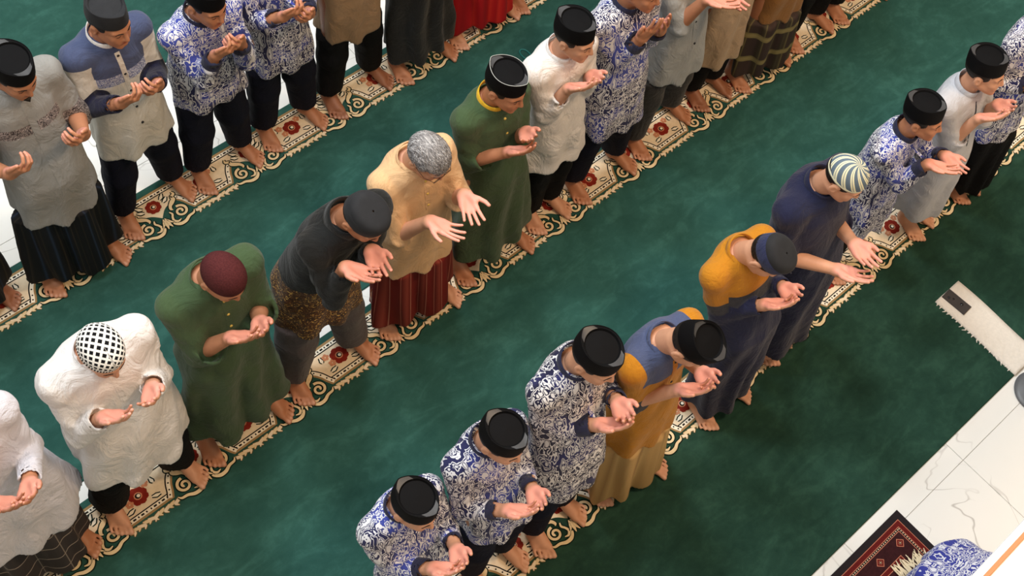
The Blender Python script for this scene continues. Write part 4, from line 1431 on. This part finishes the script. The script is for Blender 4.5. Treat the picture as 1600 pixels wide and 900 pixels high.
# ================================================================== the worshippers
# id: root, right foot, left foot, top of cap, right hand, left hand (metres, from the carpet grid)
POS = {
'A0':((0.659,4.152),(-0.183,-0.038),(0.183,-0.062),(0,-0.1,1.68),None,None),
'A1':((1.205,4.048),(-0.168,-0.035),(0.168,-0.065),(0.002,-0.065,1.679),(-0.156,-0.259,1.259),(0.081,-0.26,1.25)),
'A2':((1.663,4.129),(-0.166,-0.071),(0.166,-0.029),(-0.005,-0.082,1.645),(-0.066,-0.28,1.234),(0.02,-0.281,1.221)),
'A3':((2.072,4.112),(-0.144,-0.05),(0.144,-0.05),(-0.004,-0.153,1.556),(-0.016,-0.298,1.257),(0.018,-0.298,1.263)),
'A4':((2.481,4.118),(-0.139,-0.038),(0.139,-0.062),(0,-0.1,1.68),(-0.061,-0.302,1.263),(-0.016,-0.306,1.189)),
'A5':((2.903,4.102),(-0.163,-0.056),(0.163,-0.044),(0,-0.1,1.68),None,None),
'A6':((3.323,4.056),(-0.154,-0.043),(0.154,-0.057),(0,-0.1,1.68),None,None),
'A7':((3.767,4.068),(-0.197,-0.047),(0.197,-0.053),(0,-0.1,1.68),None,None),
'A8':((4.217,4.071),(-0.191,-0.059),(0.191,-0.041),(0,-0.1,1.68),None,None),
'B0':((0.288,2.857),(-0.168,-0.045),(0.168,-0.055),(-0.05,-0.1,1.68),(-0.042,-0.307,1.247),(0.021,-0.308,1.231)),
'B1':((0.796,2.833),(-0.187,-0.039),(0.187,-0.061),(-0.012,-0.119,1.601),(-0.082,-0.246,1.276),(0.053,-0.248,1.26)),
'B2':((1.28,2.843),(-0.185,-0.042),(0.185,-0.058),(0.024,-0.164,1.614),(-0.021,-0.282,1.295),(0.044,-0.284,1.272)),
'B3':((1.774,2.831),(-0.187,-0.039),(0.187,-0.061),(0.088,-0.307,1.671),(-0.014,-0.36,1.368),(0.063,-0.36,1.363)),
'B4':((2.295,2.832),(-0.181,-0.027),(0.181,-0.073),(0,-0.173,1.567),(-0.071,-0.327,1.2),(0.061,-0.325,1.223)),
'B5':((2.789,2.833),(-0.186,-0.031),(0.186,-0.069),(-0.012,-0.068,1.615),(-0.041,-0.226,1.21),(-0.004,-0.221,1.272)),
'B6':((3.181,2.857),(-0.09,-0.048),(0.09,-0.052),(0.002,-0.076,1.659),(-0.036,-0.206,1.321),(0.045,-0.207,1.306)),
'B7':((3.577,2.847),(-0.17,-0.045),(0.17,-0.055),(0.014,-0.064,1.726),(-0.003,-0.188,1.413),(0.086,-0.191,1.379)),
'B8':((4.05,2.879),(-0.183,-0.071),(0.183,-0.029),(0,-0.1,1.68),(-0.028,-0.271,1.331),(0.073,-0.276,1.274)),
'B9':((4.465,2.887),(-0.094,-0.045),(0.094,-0.055),(0,-0.1,1.68),None,None),
'B10':((4.841,2.832),(-0.176,-0.045),(0.176,-0.055),(0,-0.1,1.68),None,None),
'B11':((5.281,2.842),(-0.141,-0.047),(0.141,-0.053),(0,-0.1,1.68),None,None),
'B12':((5.725,2.819),(-0.185,-0.042),(0.185,-0.058),(0,-0.1,1.68),None,None),
'C0':((1.32,1.598),(-0.10,-0.035),(0.12,-0.065),(-0.02,-0.05,1.491),(-0.026,-0.241,1.122),(0.030,-0.242,1.113)),
'C1':((1.717,1.55),(-0.107,-0.045),(0.107,-0.055),(-0.031,-0.04,1.589),(-0.078,-0.224,1.195),(-0.007,-0.228,1.174)),
'C2':((2.063,1.527),(-0.112,-0.062),(0.112,-0.038),(0.048,-0.054,1.779),(0.044,-0.208,1.333),(0.085,-0.202,1.368)),
'C3':((2.479,1.487),(-0.154,-0.014),(0.154,-0.086),(0.024,-0.227,1.65),(-0.008,-0.261,1.31),(0.06,-0.264,1.294)),
'C4':((3.118,1.46),(-0.122,-0.046),(0.122,-0.054),(-0.022,-0.089,1.546),(-0.033,-0.165,1.226),(0.034,-0.166,1.224)),
'C5':((3.572,1.526),(-0.074,-0.066),(0.074,-0.034),(0.012,-0.097,1.682),(-0.068,-0.32,1.139),(-0.009,-0.305,1.226)),
'C6':((4.255,1.604),(-0.119,-0.051),(0.15,-0.049),(-0.012,-0.084,1.522),(-0.006,-0.3,1.203),(0.095,-0.309,1.149)),
'C7':((4.696,1.51),(0.009,-0.061),(0.131,-0.039),(-0.012,-0.01,1.551),(-0.024,-0.181,1.232),(0.067,-0.182,1.226)),
'C8':((5.163,1.492),(-0.057,-0.05),(0.057,-0.05),(0,-0.1,1.68),None,None),
}
# id: height, head pitch / yaw / roll, skin, shirt, lower, cap, label, options
WHO = {
'A0': (1.62, 20, 0, 0, SK_D, dict(hem=0.62, mat=GREYS, sleeve='short'), dict(kind='sarong', mat=S_DARK, cuff=0.10), black_cap(), 'barefoot worshipper beside the grey-shirted man, standing past the dark striped sarong', dict(coarse=True, build=0.92)),
'A1': (1.66, 22, 8, 0, SK_M, dict(hem=0.60, mat=M_A1, masks=mk_a1, sleeve='elbow', past=0.01, collar=dict(mat=GREYS, h=0.024), placket=dict(mat=GREYS, w=0.015, len=0.55)), dict(kind='sarong', mat=S_DARK, cuff=0.10), black_cap(), 'man with goatee in grey shirt with patterned chest band and dark striped sarong', dict(extras=(goatee,), hand_pose='fist')),
'A2': (1.60, 12, 14, 0, SK_M, dict(hem=0.62, mat=M_A2, masks=mk_a2, collar=dict(mat=WHITE, h=0.03), placket=dict(mat=OFFW, w=0.012, len=0.5, buttons=5, bmat=DARKB)), TN, ('songkok', dict(mat=GREYV, satin=GREYV, ht=0.092)), 'youth in slate blue and off-white shirt with navy forearms and charcoal cap, hands cupped', dict(hand_pose='fist')),
'A3': (1.56, 14, 10, 0, SK_M, bshirt(), TN, black_cap(), 'youth in blue batik shirt beside the slate-blue shirt, hands held together at the chest', dict(hand_pose='fist')),
'A4': (1.60, 8, 0, 0, SK_M, bshirt(hem=0.60), TN, black_cap(), 'worshipper in blue batik shirt next to the tan shirt, fists held at the chest', dict(hand_pose='fist', coarse=True, build=0.94)),
'A5': (1.64, 20, 0, 0, SK_D, dict(hem=0.58, mat=TAN), TB, black_cap(), 'worshipper in plain tan long shirt and black trousers', dict(coarse=True, build=0.92)),
'A6': (1.62, 20, 0, 0, SK_M, dict(hem=0.16, mat=BLACKS, name='robe', drape=0.016), None, black_cap(), 'worshipper in long plain black robe beside the bright red sarong', dict(coarse=True, build=0.92)),
'A7': (1.62, 20, 0, 0, SK_L, dict(hem=0.66, mat=WHITE), dict(kind='sarong', mat=S_BRIGHT, cuff=0.11), black_cap(), 'worshipper in bright red sarong next to the black robe', dict(coarse=True, build=0.92)),
'A8': (1.62, 20, 0, 0, SK_M, dict(hem=0.62, mat=WHITE), TB, black_cap(), 'worshipper whose bare foot stands beside the bright red sarong', dict(coarse=True, build=0.92)),
'B0': (1.66, 16, 0, 0, SK_M, dict(hem=0.50, mat=LILAC, collar=dict(mat=LILAC, h=0.03), flare=1.05, loose=1.08, amp=0.014), dict(kind='sarong', mat=S_WAVE, cuff=0.09), black_cap(), 'worshipper in pale lilac-white long shirt and brown sarong with wavy pale lines', dict()),
'B1': (1.64, 26, 0, 0, SK_L, dict(hem=0.52, mat=WHITE, collar=dict(mat=WHITE, h=0.03), loose=1.15, sr=1.15, amp=0.015, drape=0.016, placket=dict(mat=WHITE, w=0.012, len=0.25)), dict(kind='trousers', mat=BLACKT, cuff=0.10, r=1.15), ('dome', dict(mats=(BARS, LATT), band=0.046, tilt=0.0)), 'man in loose white tunic with black-and-white lattice knitted cap, head bowed', dict(build=1.06, cap_top=0.142)),
'B2': (1.64, 33, 8, 0, SK_M, dict(hem=0.24, mat=GREEN, sleeve='elbow', past=0.09, sr=1.12, name='robe', collar=dict(mat=GREEN, h=0.012), placket=dict(mat=GREEN, w=0.014, len=0.22, buttons=3, bmat=GOLD), amp=0.012, drape=0.016), None, ('dome', dict(mats=(KNIT, KNIT), band=0.02, ht=0.104)), 'man in olive green robe with dark brown crocheted cap, head bowed over open palms', dict(cap_top=0.140, build=1.05)),
'B3': (1.68, 36, 6, 0, SK_M, dict(hem=0.60, mat=M_B3, masks=mk_b3, collar=dict(mat=BLACKS, h=0.034, fold=True), amp=0.012, loose=1.04), dict(kind='trousers', mat=TROUG, cuff=0.09, r=1.12), ('dome', dict(mats=(GREYV, GREYV), flat=1.2, ht=0.104, band=0.066)), 'man in black shirt with gold batik hem, grey trousers and charcoal cap, head bowed', dict(cap_top=0.142, hand_pose='flat')),
'B4': (1.62, 32, 6, 0, SK_L, dict(hem=0.58, mat=BEIGE, sleeve='elbow', past=0.03, loose=1.05, collar=dict(mat=BEIGE, h=0.014), placket=dict(mat=BEIGE, w=0.014, len=0.22, buttons=3, bmat=GOLD)), dict(kind='sarong', mat=S_RED, cuff=0.11), None, 'bareheaded grey-haired man in beige shirt and dark red striped sarong, palms spread open', dict(hair=(150, 148, 150), cap_top=0.142, hand_pose='open', extras=(glasses, grey_strands))),
'B5': (1.60, 14, 12, 0, SK_M, dict(hem=0.22, mat=GREEN, sleeve='elbow', past=0.10, name='robe', collar=dict(mat=YEL, h=0.032), placket=dict(mat=GREEN, w=0.014, len=0.24, buttons=3, bmat=GOLD), drape=0.014), None, black_cap(trim=plain('pale_piping', (176, 180, 178))), 'youth in olive green robe with yellow collar and black piped cap, palms cupped', dict()),
'B6': (1.60, 9, 16, 0, SK_L, dict(hem=0.60, mat=WHITE, cuff=0.70, sr=1.12, collar=dict(mat=WHITE, h=0.022), placket=dict(mat=WHITE, w=0.012, len=0.24), amp=0.012), TB, black_cap(), 'boy in white long-sleeved shirt and black cap with palms held up near his chest', dict()),
'B7': (1.66, 8, 14, 0, SK_M, bshirt(hem=0.56), TN, black_cap(), 'youth in blue batik shirt between white and grey shirts, palms raised to his mouth', dict(hand_pose='high')),
'B8': (1.66, 20, 0, 0, SK_M, dict(hem=0.60, mat=GREYL, sleeve='elbow', past=0.01, placket=dict(mat=GREYL, w=0.014, len=0.5, buttons=4, bmat=DARKB)), dict(kind='trousers', mat=TROUD, cuff=0.10, r=1.1), black_cap(), 'worshipper in light grey short-sleeved shirt and dark grey trousers, palms up', dict(hand_pose='flat')),
'B9': (1.62, 20, 0, 0, SK_D, dict(hem=0.40, mat=SAND), TB, black_cap(), 'worshipper in sand coloured tunic and black trousers', dict(coarse=True, build=0.92)),
'B10': (1.62, 20, 0, 0, SK_M, dict(hem=0.56, mat=GOLDB), dict(kind='sarong', mat=S_PLAID, cuff=0.12), black_cap(), 'worshipper in golden brown shirt and green-brown plaid sarong', dict(coarse=True, build=0.92)),
'B11': (1.62, 20, 0, 0, SK_M, dict(hem=0.62, mat=GOLDB), TB, black_cap(), 'worshipper in black trousers beside the plaid sarong', dict(coarse=True, build=0.92)),
'B12': (1.62, 20, 0, 0, SK_M, dict(hem=0.62, mat=GREYL), TB, black_cap(), 'worshipper in black trousers at the far end of the middle row', dict(coarse=True, build=0.92)),
'C0': (1.50, 16, 8, 0, SK_L, bshirt(), TN, black_cap(), 'boy in blue batik shirt at the end of a row of three batik shirts', dict(build=0.94)),
'C1': (1.56, 17, 8, 0, SK_L, bshirt(), TN, black_cap(), 'boy in blue batik shirt standing between two other batik shirts, palms open', dict(build=0.94)),
'C2': (1.70, 18, 8, 0, SK_L, bshirt(mat=BATIK2), TN, black_cap(), 'tall youth in navy batik shirt beside the slate and mustard shirt, head bowed', dict()),
'C3': (1.66, 42, 14, 0, SK_L, dict(hem=0.58, mat=M_C3, masks=mk_c3, sleeve='elbow', past=0.0, collar=dict(mat=BLUEG, h=0.010), placket=dict(mat=MUST, w=0.014, len=0.22, buttons=2, bmat=DARKB)), dict(kind='sarong', mat=S_TAN, cuff=0.05, w=1.12), black_cap(), 'man in slate blue and mustard shirt and tan sarong, deeply bowed over cupped palms', dict()),
'C4': (1.62, 46, 12, 0, SK_L, dict(hem=0.10, mat=M_C4, masks=mk_c4, name='robe', drape=0.014, flare=0.84, collar=dict(mat=MUST, h=0.016)), dict(kind='trousers', mat=NAVYT, cuff=0.10, r=1.2), ('dome', dict(mats=(fabric('navy_cap_band', (40, 46, 78)), GREYV), flat=1.2, ht=0.104, band=0.062)), 'man in mustard, charcoal and navy robe with navy-banded cap, deeply bowed', dict(cap_top=0.142)),
'C5': (1.70, 26, 18, 0, SK_L, dict(hem=0.17, mat=NAVYR, sleeve='elbow', past=0.07, sr=1.1, name='robe', loose=1.06, collar=dict(mat=NAVYR, h=0.03)), dict(kind='trousers', mat=NAVYT, cuff=0.10), ('dome', dict(mats=(SWIRL, SWIRL), band=0.014, ht=0.112)), 'large man in navy robe with slate and cream swirl cap, palms up', dict(cap_top=0.146, build=1.10, hand_pose='flat')),
'C6': (1.50, 2, 22, 0, SK_M, bshirt(hem=0.42), TB, black_cap(), 'boy in long blue batik shirt between the navy robe and the pale grey robe', dict(hand_pose='flat')),
'C7': (1.54, 1, 22, 0, SK_L, dict(hem=0.26, mat=GREYR, sleeve='elbow', past=0.06, name='robe', collar=dict(mat=GREYR, h=0.036), placket=dict(mat=plain('dark_placket_line', (44, 44, 60)), w=0.004, len=0.32)), None, black_cap(), 'youth in pale grey robe with dark placket line and black cap, palms up', dict(extras=(ring_on_hand,))),
'C8': (1.62, 20, 10, 0, SK_M, bshirt(hem=0.62), dict(kind='sarong', mat=BLACKT, cuff=0.11), black_cap(), 'worshipper in blue batik shirt and plain black sarong beside the pale grey robe', dict(coarse=True, build=0.92)),
}
for key, (H, pi_, ya, ro, sk, shirt, lower, cap, label, kw) in WHO.items():
    r_, fr_, fl_, T_, a_, b_ = POS[key]
    person(key, T_, r_, fr_, fl_, a_, b_, H, pi_, ya, ro, sk, shirt, lower, cap, label, **kw)

# the leader sitting on his heels on the rug in front of the rows, mostly behind the balcony ledge
person('IM', (0.02, -0.40, 0.92), (3.22, -0.06), (-0.09, 0.1), (0.09, 0.1), (-0.06, -0.52, 0.50), (0.05, -0.52, 0.49), 1.62, 20, 0, 0, SK_M, bshirt(hem=0.13, loose=1.12, mat=cloth('royal_blue_batik', batik(dark=(52, 60, 150), mid=(60, 70, 164), light=(222, 224, 236)), (solid((36, 38, 62)),), crease=0.35)), TB, black_cap(),
       'person in blue batik shirt kneeling on the dark red patterned rug', coarse=True, kneel=True)

# ================================================================== things on the floor
# dark red rug with bordered field
def rug(x0, x1, y0, y1):
    cols = {'charcoal': pile('rug_charcoal', (40, 34, 36)), 'red': pile('rug_red', (96, 28, 26)), 'pink': pile('rug_pink', (196, 122, 96)), 'cream': pile('rug_cream', (224, 196, 160)), 'field': pile('rug_field', (54, 26, 28), 0.4)}
    keys = list(cols)
    v, f = box_data(x0, x1, y0, y1, 0.0005, 0.009, 0.003)
    o = mesh_obj('rug', v, f, cols['charcoal'], smooth=False)
    tag(o, 'dark red and charcoal patterned rug lying on the bare marble floor', 'rug')
    V, F, M = [], [], []
    def quad(a, b, c, d, m, z):
        i = len(V)
        V.extend([(a, c, z), (b, c, z), (b, d, z), (a, d, z)])
        F.append([i, i + 1, i + 2, i + 3]); M.append(keys.index(m))
    def poly(pts, m, z):
        i = len(V)
        V.extend([(x, y, z) for x, y in pts]); F.append(list(range(i, i + len(pts)))); M.append(keys.index(m))
    z = 0.0096
    for ins, m in ((0.036, 'pink'), (0.039, 'red'), (0.062, 'pink'), (0.065, 'charcoal'), (0.078, 'pink'), (0.081, 'field'), (0.165, 'pink'), (0.168, 'red'), (0.19, 'pink'), (0.193, 'field')):
        quad(x0 + ins, x1 - ins, y0 + ins, y1 - ins, m, z); z += 0.0004
    zd = z + 0.0004
    step = 0.0135
    for ins in (0.0715,):
        for x in np.arange(x0 + ins, x1 - ins, step):
            for y in (y0 + ins, y1 - ins):
                quad(x - 0.0028, x + 0.0028, y - 0.0028, y + 0.0028, 'cream', zd)
        for y in np.arange(y0 + ins, y1 - ins, step):
            for x in (x0 + ins, x1 - ins):
                quad(x - 0.0028, x + 0.0028, y - 0.0028, y + 0.0028, 'cream', zd)
    def motif(cx, cy, r):
        for rr_, m, dz in ((r, 'pink', 0.0), (r * 0.84, 'red', 0.0004), (r * 0.42, 'pink', 0.0008), (r * 0.34, 'charcoal', 0.0012), (r * 0.14, 'cream', 0.0016)):
            poly([(cx + rr_ * (1.0 if k_ % 2 == 0 else 0.72) * math.cos(k_ * math.pi / 4), cy + rr_ * (1.0 if k_ % 2 == 0 else 0.72) * math.sin(k_ * math.pi / 4)) for k_ in range(8)], m, zd + dz)
    for x in np.arange(x1 - 0.122, x0 + 0.1, -0.15):
        motif(x, y1 - 0.123, 0.026); motif(x, y0 + 0.123, 0.026)
    for y in np.arange(y1 - 0.27, y0 + 0.2, -0.15):
        motif(x1 - 0.122, y, 0.026); motif(x0 + 0.122, y, 0.026)
    mesh_obj('woven_border', V, F, [cols[k_] for k_ in keys], o, smooth=False, midx=M)
    return o
rug(2.74, 3.392, -0.80, 0.424)

# folded crimson mat with cream fringe on the rug
E_ = empty('folded_mat', (3.19, 0.055, 0.0135), 'folded crimson mat with thick cream fringe lying on the rug', 'mat', rotz=-0.25)
n = 14
V, F = [], []
for i in range(n + 1):
    for j in range(n + 1):
        x, y = -0.09 + 0.18 * i / n, -0.10 + 0.21 * j / n
        V.append((x, y, 0.016 + 0.003 * math.sin(x * 40) * math.sin(y * 21)))
for i in range(n):
    for j in range(n):
        a = i * (n + 1) + j
        F.append((a, a + n + 1, a + n + 2, a + 1))
m0 = len(V)
ring = [i * (n + 1) for i in range(n + 1)] + [n * (n + 1) + j for j in range(1, n + 1)] + [i * (n + 1) + n for i in range(n - 1, -1, -1)] + [j for j in range(n - 1, 0, -1)]
for r in ring:
    V.append((V[r][0], V[r][1], 0.002))
for i in range(len(ring)):
    j = (i + 1) % len(ring)
    F.append((ring[i], m0 + i, m0 + j, ring[j]))
mesh_obj('folded_cloth', V, F, fabric('crimson_cloth', (120, 22, 34)), E_)
rng = np.random.RandomState(2)
FR = pile('cream_fringe', (232, 214, 182))
for i in range(26):
    x = -0.085 + 0.17 * i / 25
    a = rng.normal() * 0.015
    v, f = tube([(x, 0.10, 0.016), (x + a * 0.4, 0.125, 0.019), (x + a, 0.155 + rng.uniform(-0.01, 0.01), 0.010), (x + a * 1.6, 0.185 + rng.uniform(-0.015, 0.015), 0.006)], [0.004, 0.0045, 0.0042, 0.002], 6)
    mesh_obj('fringe_tassel', v, f, FR, E_)

# white folded prayer mat with a fringed edge, phone on it
E_ = empty('white_mat', (4.56, 0.72, CT), 'narrow folded white mat with a fringed edge lying across the carpet edge', 'mat')
V, F = [], []
nx, ny = 8, 36
for i in range(nx + 1):
    for j in range(ny + 1):
        x = -0.100 + 0.204 * i / nx
        y = -0.235 + 0.573 * j / ny
        over = 1.0 if (0.72 + y) > 0.487 else 0.0
        z = 0.009 + 0.0016 * math.sin(x * 50 + y * 13) - (0.0 if over else 0.009 * min(1, (0.487 - 0.72 - y) / 0.05))
        V.append((x + 0.004 * math.sin(y * 9), y, z))
for i in range(nx):
    for j in range(ny):
        a = i * (ny + 1) + j
        F.append((a, a + ny + 1, a + ny + 2, a + 1))
m0 = len(V)
ring = [i * (ny + 1) for i in range(nx + 1)] + [nx * (ny + 1) + j for j in range(1, ny + 1)] + [i * (ny + 1) + ny for i in range(nx - 1, -1, -1)] + [j for j in range(ny - 1, 0, -1)]
for r in ring:
    V.append((V[r][0], V[r][1], V[r][2] - 0.0085))
for i in range(len(ring)):
    j = (i + 1) % len(ring)
    F.append((ring[i], m0 + i, m0 + j, ring[j]))
mesh_obj('mat_cloth', V, F, fabric('white_mat_cloth', (226, 218, 208), crease=0.25), E_)
WF = pile('white_fringe', (232, 226, 216))
for j in range(19):
    y = 0.325 - j * 0.029
    l = rng.uniform(0.002, 0.016)
    z = 0.006 if 0.72 + y > 0.487 else -0.004
    v, f = tube([(-0.096, y, z), (-0.104, y + rng.normal() * 0.004, z), (-0.104 - l, y + rng.normal() * 0.008, z - 0.003)], [0.005, 0.0045, 0.002], 6)
    mesh_obj('fringe_tassel', v, f, WF, E_)
E_ = empty('mobile_phone', (4.548, 0.978, CT + 0.0105), 'dark grey mobile phone lying on the white mat', 'phone', rotz=math.radians(3))
v, f = box_data(-0.036, 0.036, -0.077, 0.077, 0.0, 0.0085, 0.0025)
mesh_obj('phone_body', v, f, plain('phone_graphite', (54, 48, 48), 0.35, 0.5), E_, smooth=False)
for (x, y, r) in ((-0.015, 0.045, 0.008), (-0.002, 0.022, 0.006), (0.006, -0.03, 0.010)):
    V = [(x, y, 0.0098)] + [(x + r * math.cos(t), y + r * math.sin(t), 0.0096) for t in np.linspace(0, 2 * math.pi, 14, endpoint=False)] + [(x + r * math.cos(t), y + r * math.sin(t), 0.008) for t in np.linspace(0, 2 * math.pi, 14, endpoint=False)]
    F = [(0, 1 + i, 1 + (i + 1) % 14) for i in range(14)] + [(1 + i, 15 + i, 15 + (i + 1) % 14, 1 + (i + 1) % 14) for i in range(14)]
    mesh_obj('camera_lens', V, F, plain('phone_lens', (24, 24, 30), 0.1, 0.6), E_)

# microphone stand at the edge of the frame: heavy round base and pole
E_ = empty('microphone_stand', (4.475, 0.345, 0.0), 'grey round-based stand on the marble beside the white mat', 'stand')
prof = [(0.0, 0.0005), (0.122, 0.0005), (0.125, 0.006), (0.121, 0.013), (0.10, 0.020), (0.065, 0.027), (0.045, 0.030), (0.03, 0.034), (0.0, 0.034)]
V, F = [], []
for r, z in prof:
    for i in range(40):
        V.append((r * math.cos(i * math.pi / 20), r * math.sin(i * math.pi / 20), z))
for a in range(len(prof) - 1):
    for i in range(40):
        F.append((a * 40 + i, a * 40 + (i + 1) % 40, (a + 1) * 40 + (i + 1) % 40, (a + 1) * 40 + i))
mesh_obj('stand_base', V, F, plain('stand_grey', (92, 94, 98), 0.4, 0.5), E_)
v, f = tube([(0, 0, 0.03), (0, 0, 0.06)], 0.035, 16)
mesh_obj('pole_socket', v, f, plain('stand_black', (26, 26, 28), 0.5), E_)
v, f = tube([(0, 0, 0.05), (0, 0, 0.9)], 0.010, 12)
mesh_obj('pole', v, f, plain('stand_black', (26, 26, 28), 0.5), E_)
v, f = tube([(0, 0, 0.9), (0, -0.03, 0.96), (0, -0.10, 1.0)], [0.012, 0.014, 0.020], 12)
mesh_obj('microphone', v, f, plain('stand_black', (26, 26, 28), 0.5), E_)

# small teal loop of cord on the carpet
pts = [(3.82 + 0.021 * math.sin(t) + 0.006 * math.sin(2 * t), 3.674 + 0.066 * math.cos(t), CT + 0.004) for t in np.linspace(0, 2 * math.pi, 30, endpoint=False)]
v, f = tube(pts, 0.0042, 8, True)
o = mesh_obj('cord_loop', v, f, plain('teal_cord', (30, 118, 112), 0.35, 0.5))
tag(o, 'small teal loop of cord lying on the green carpet', 'cord')
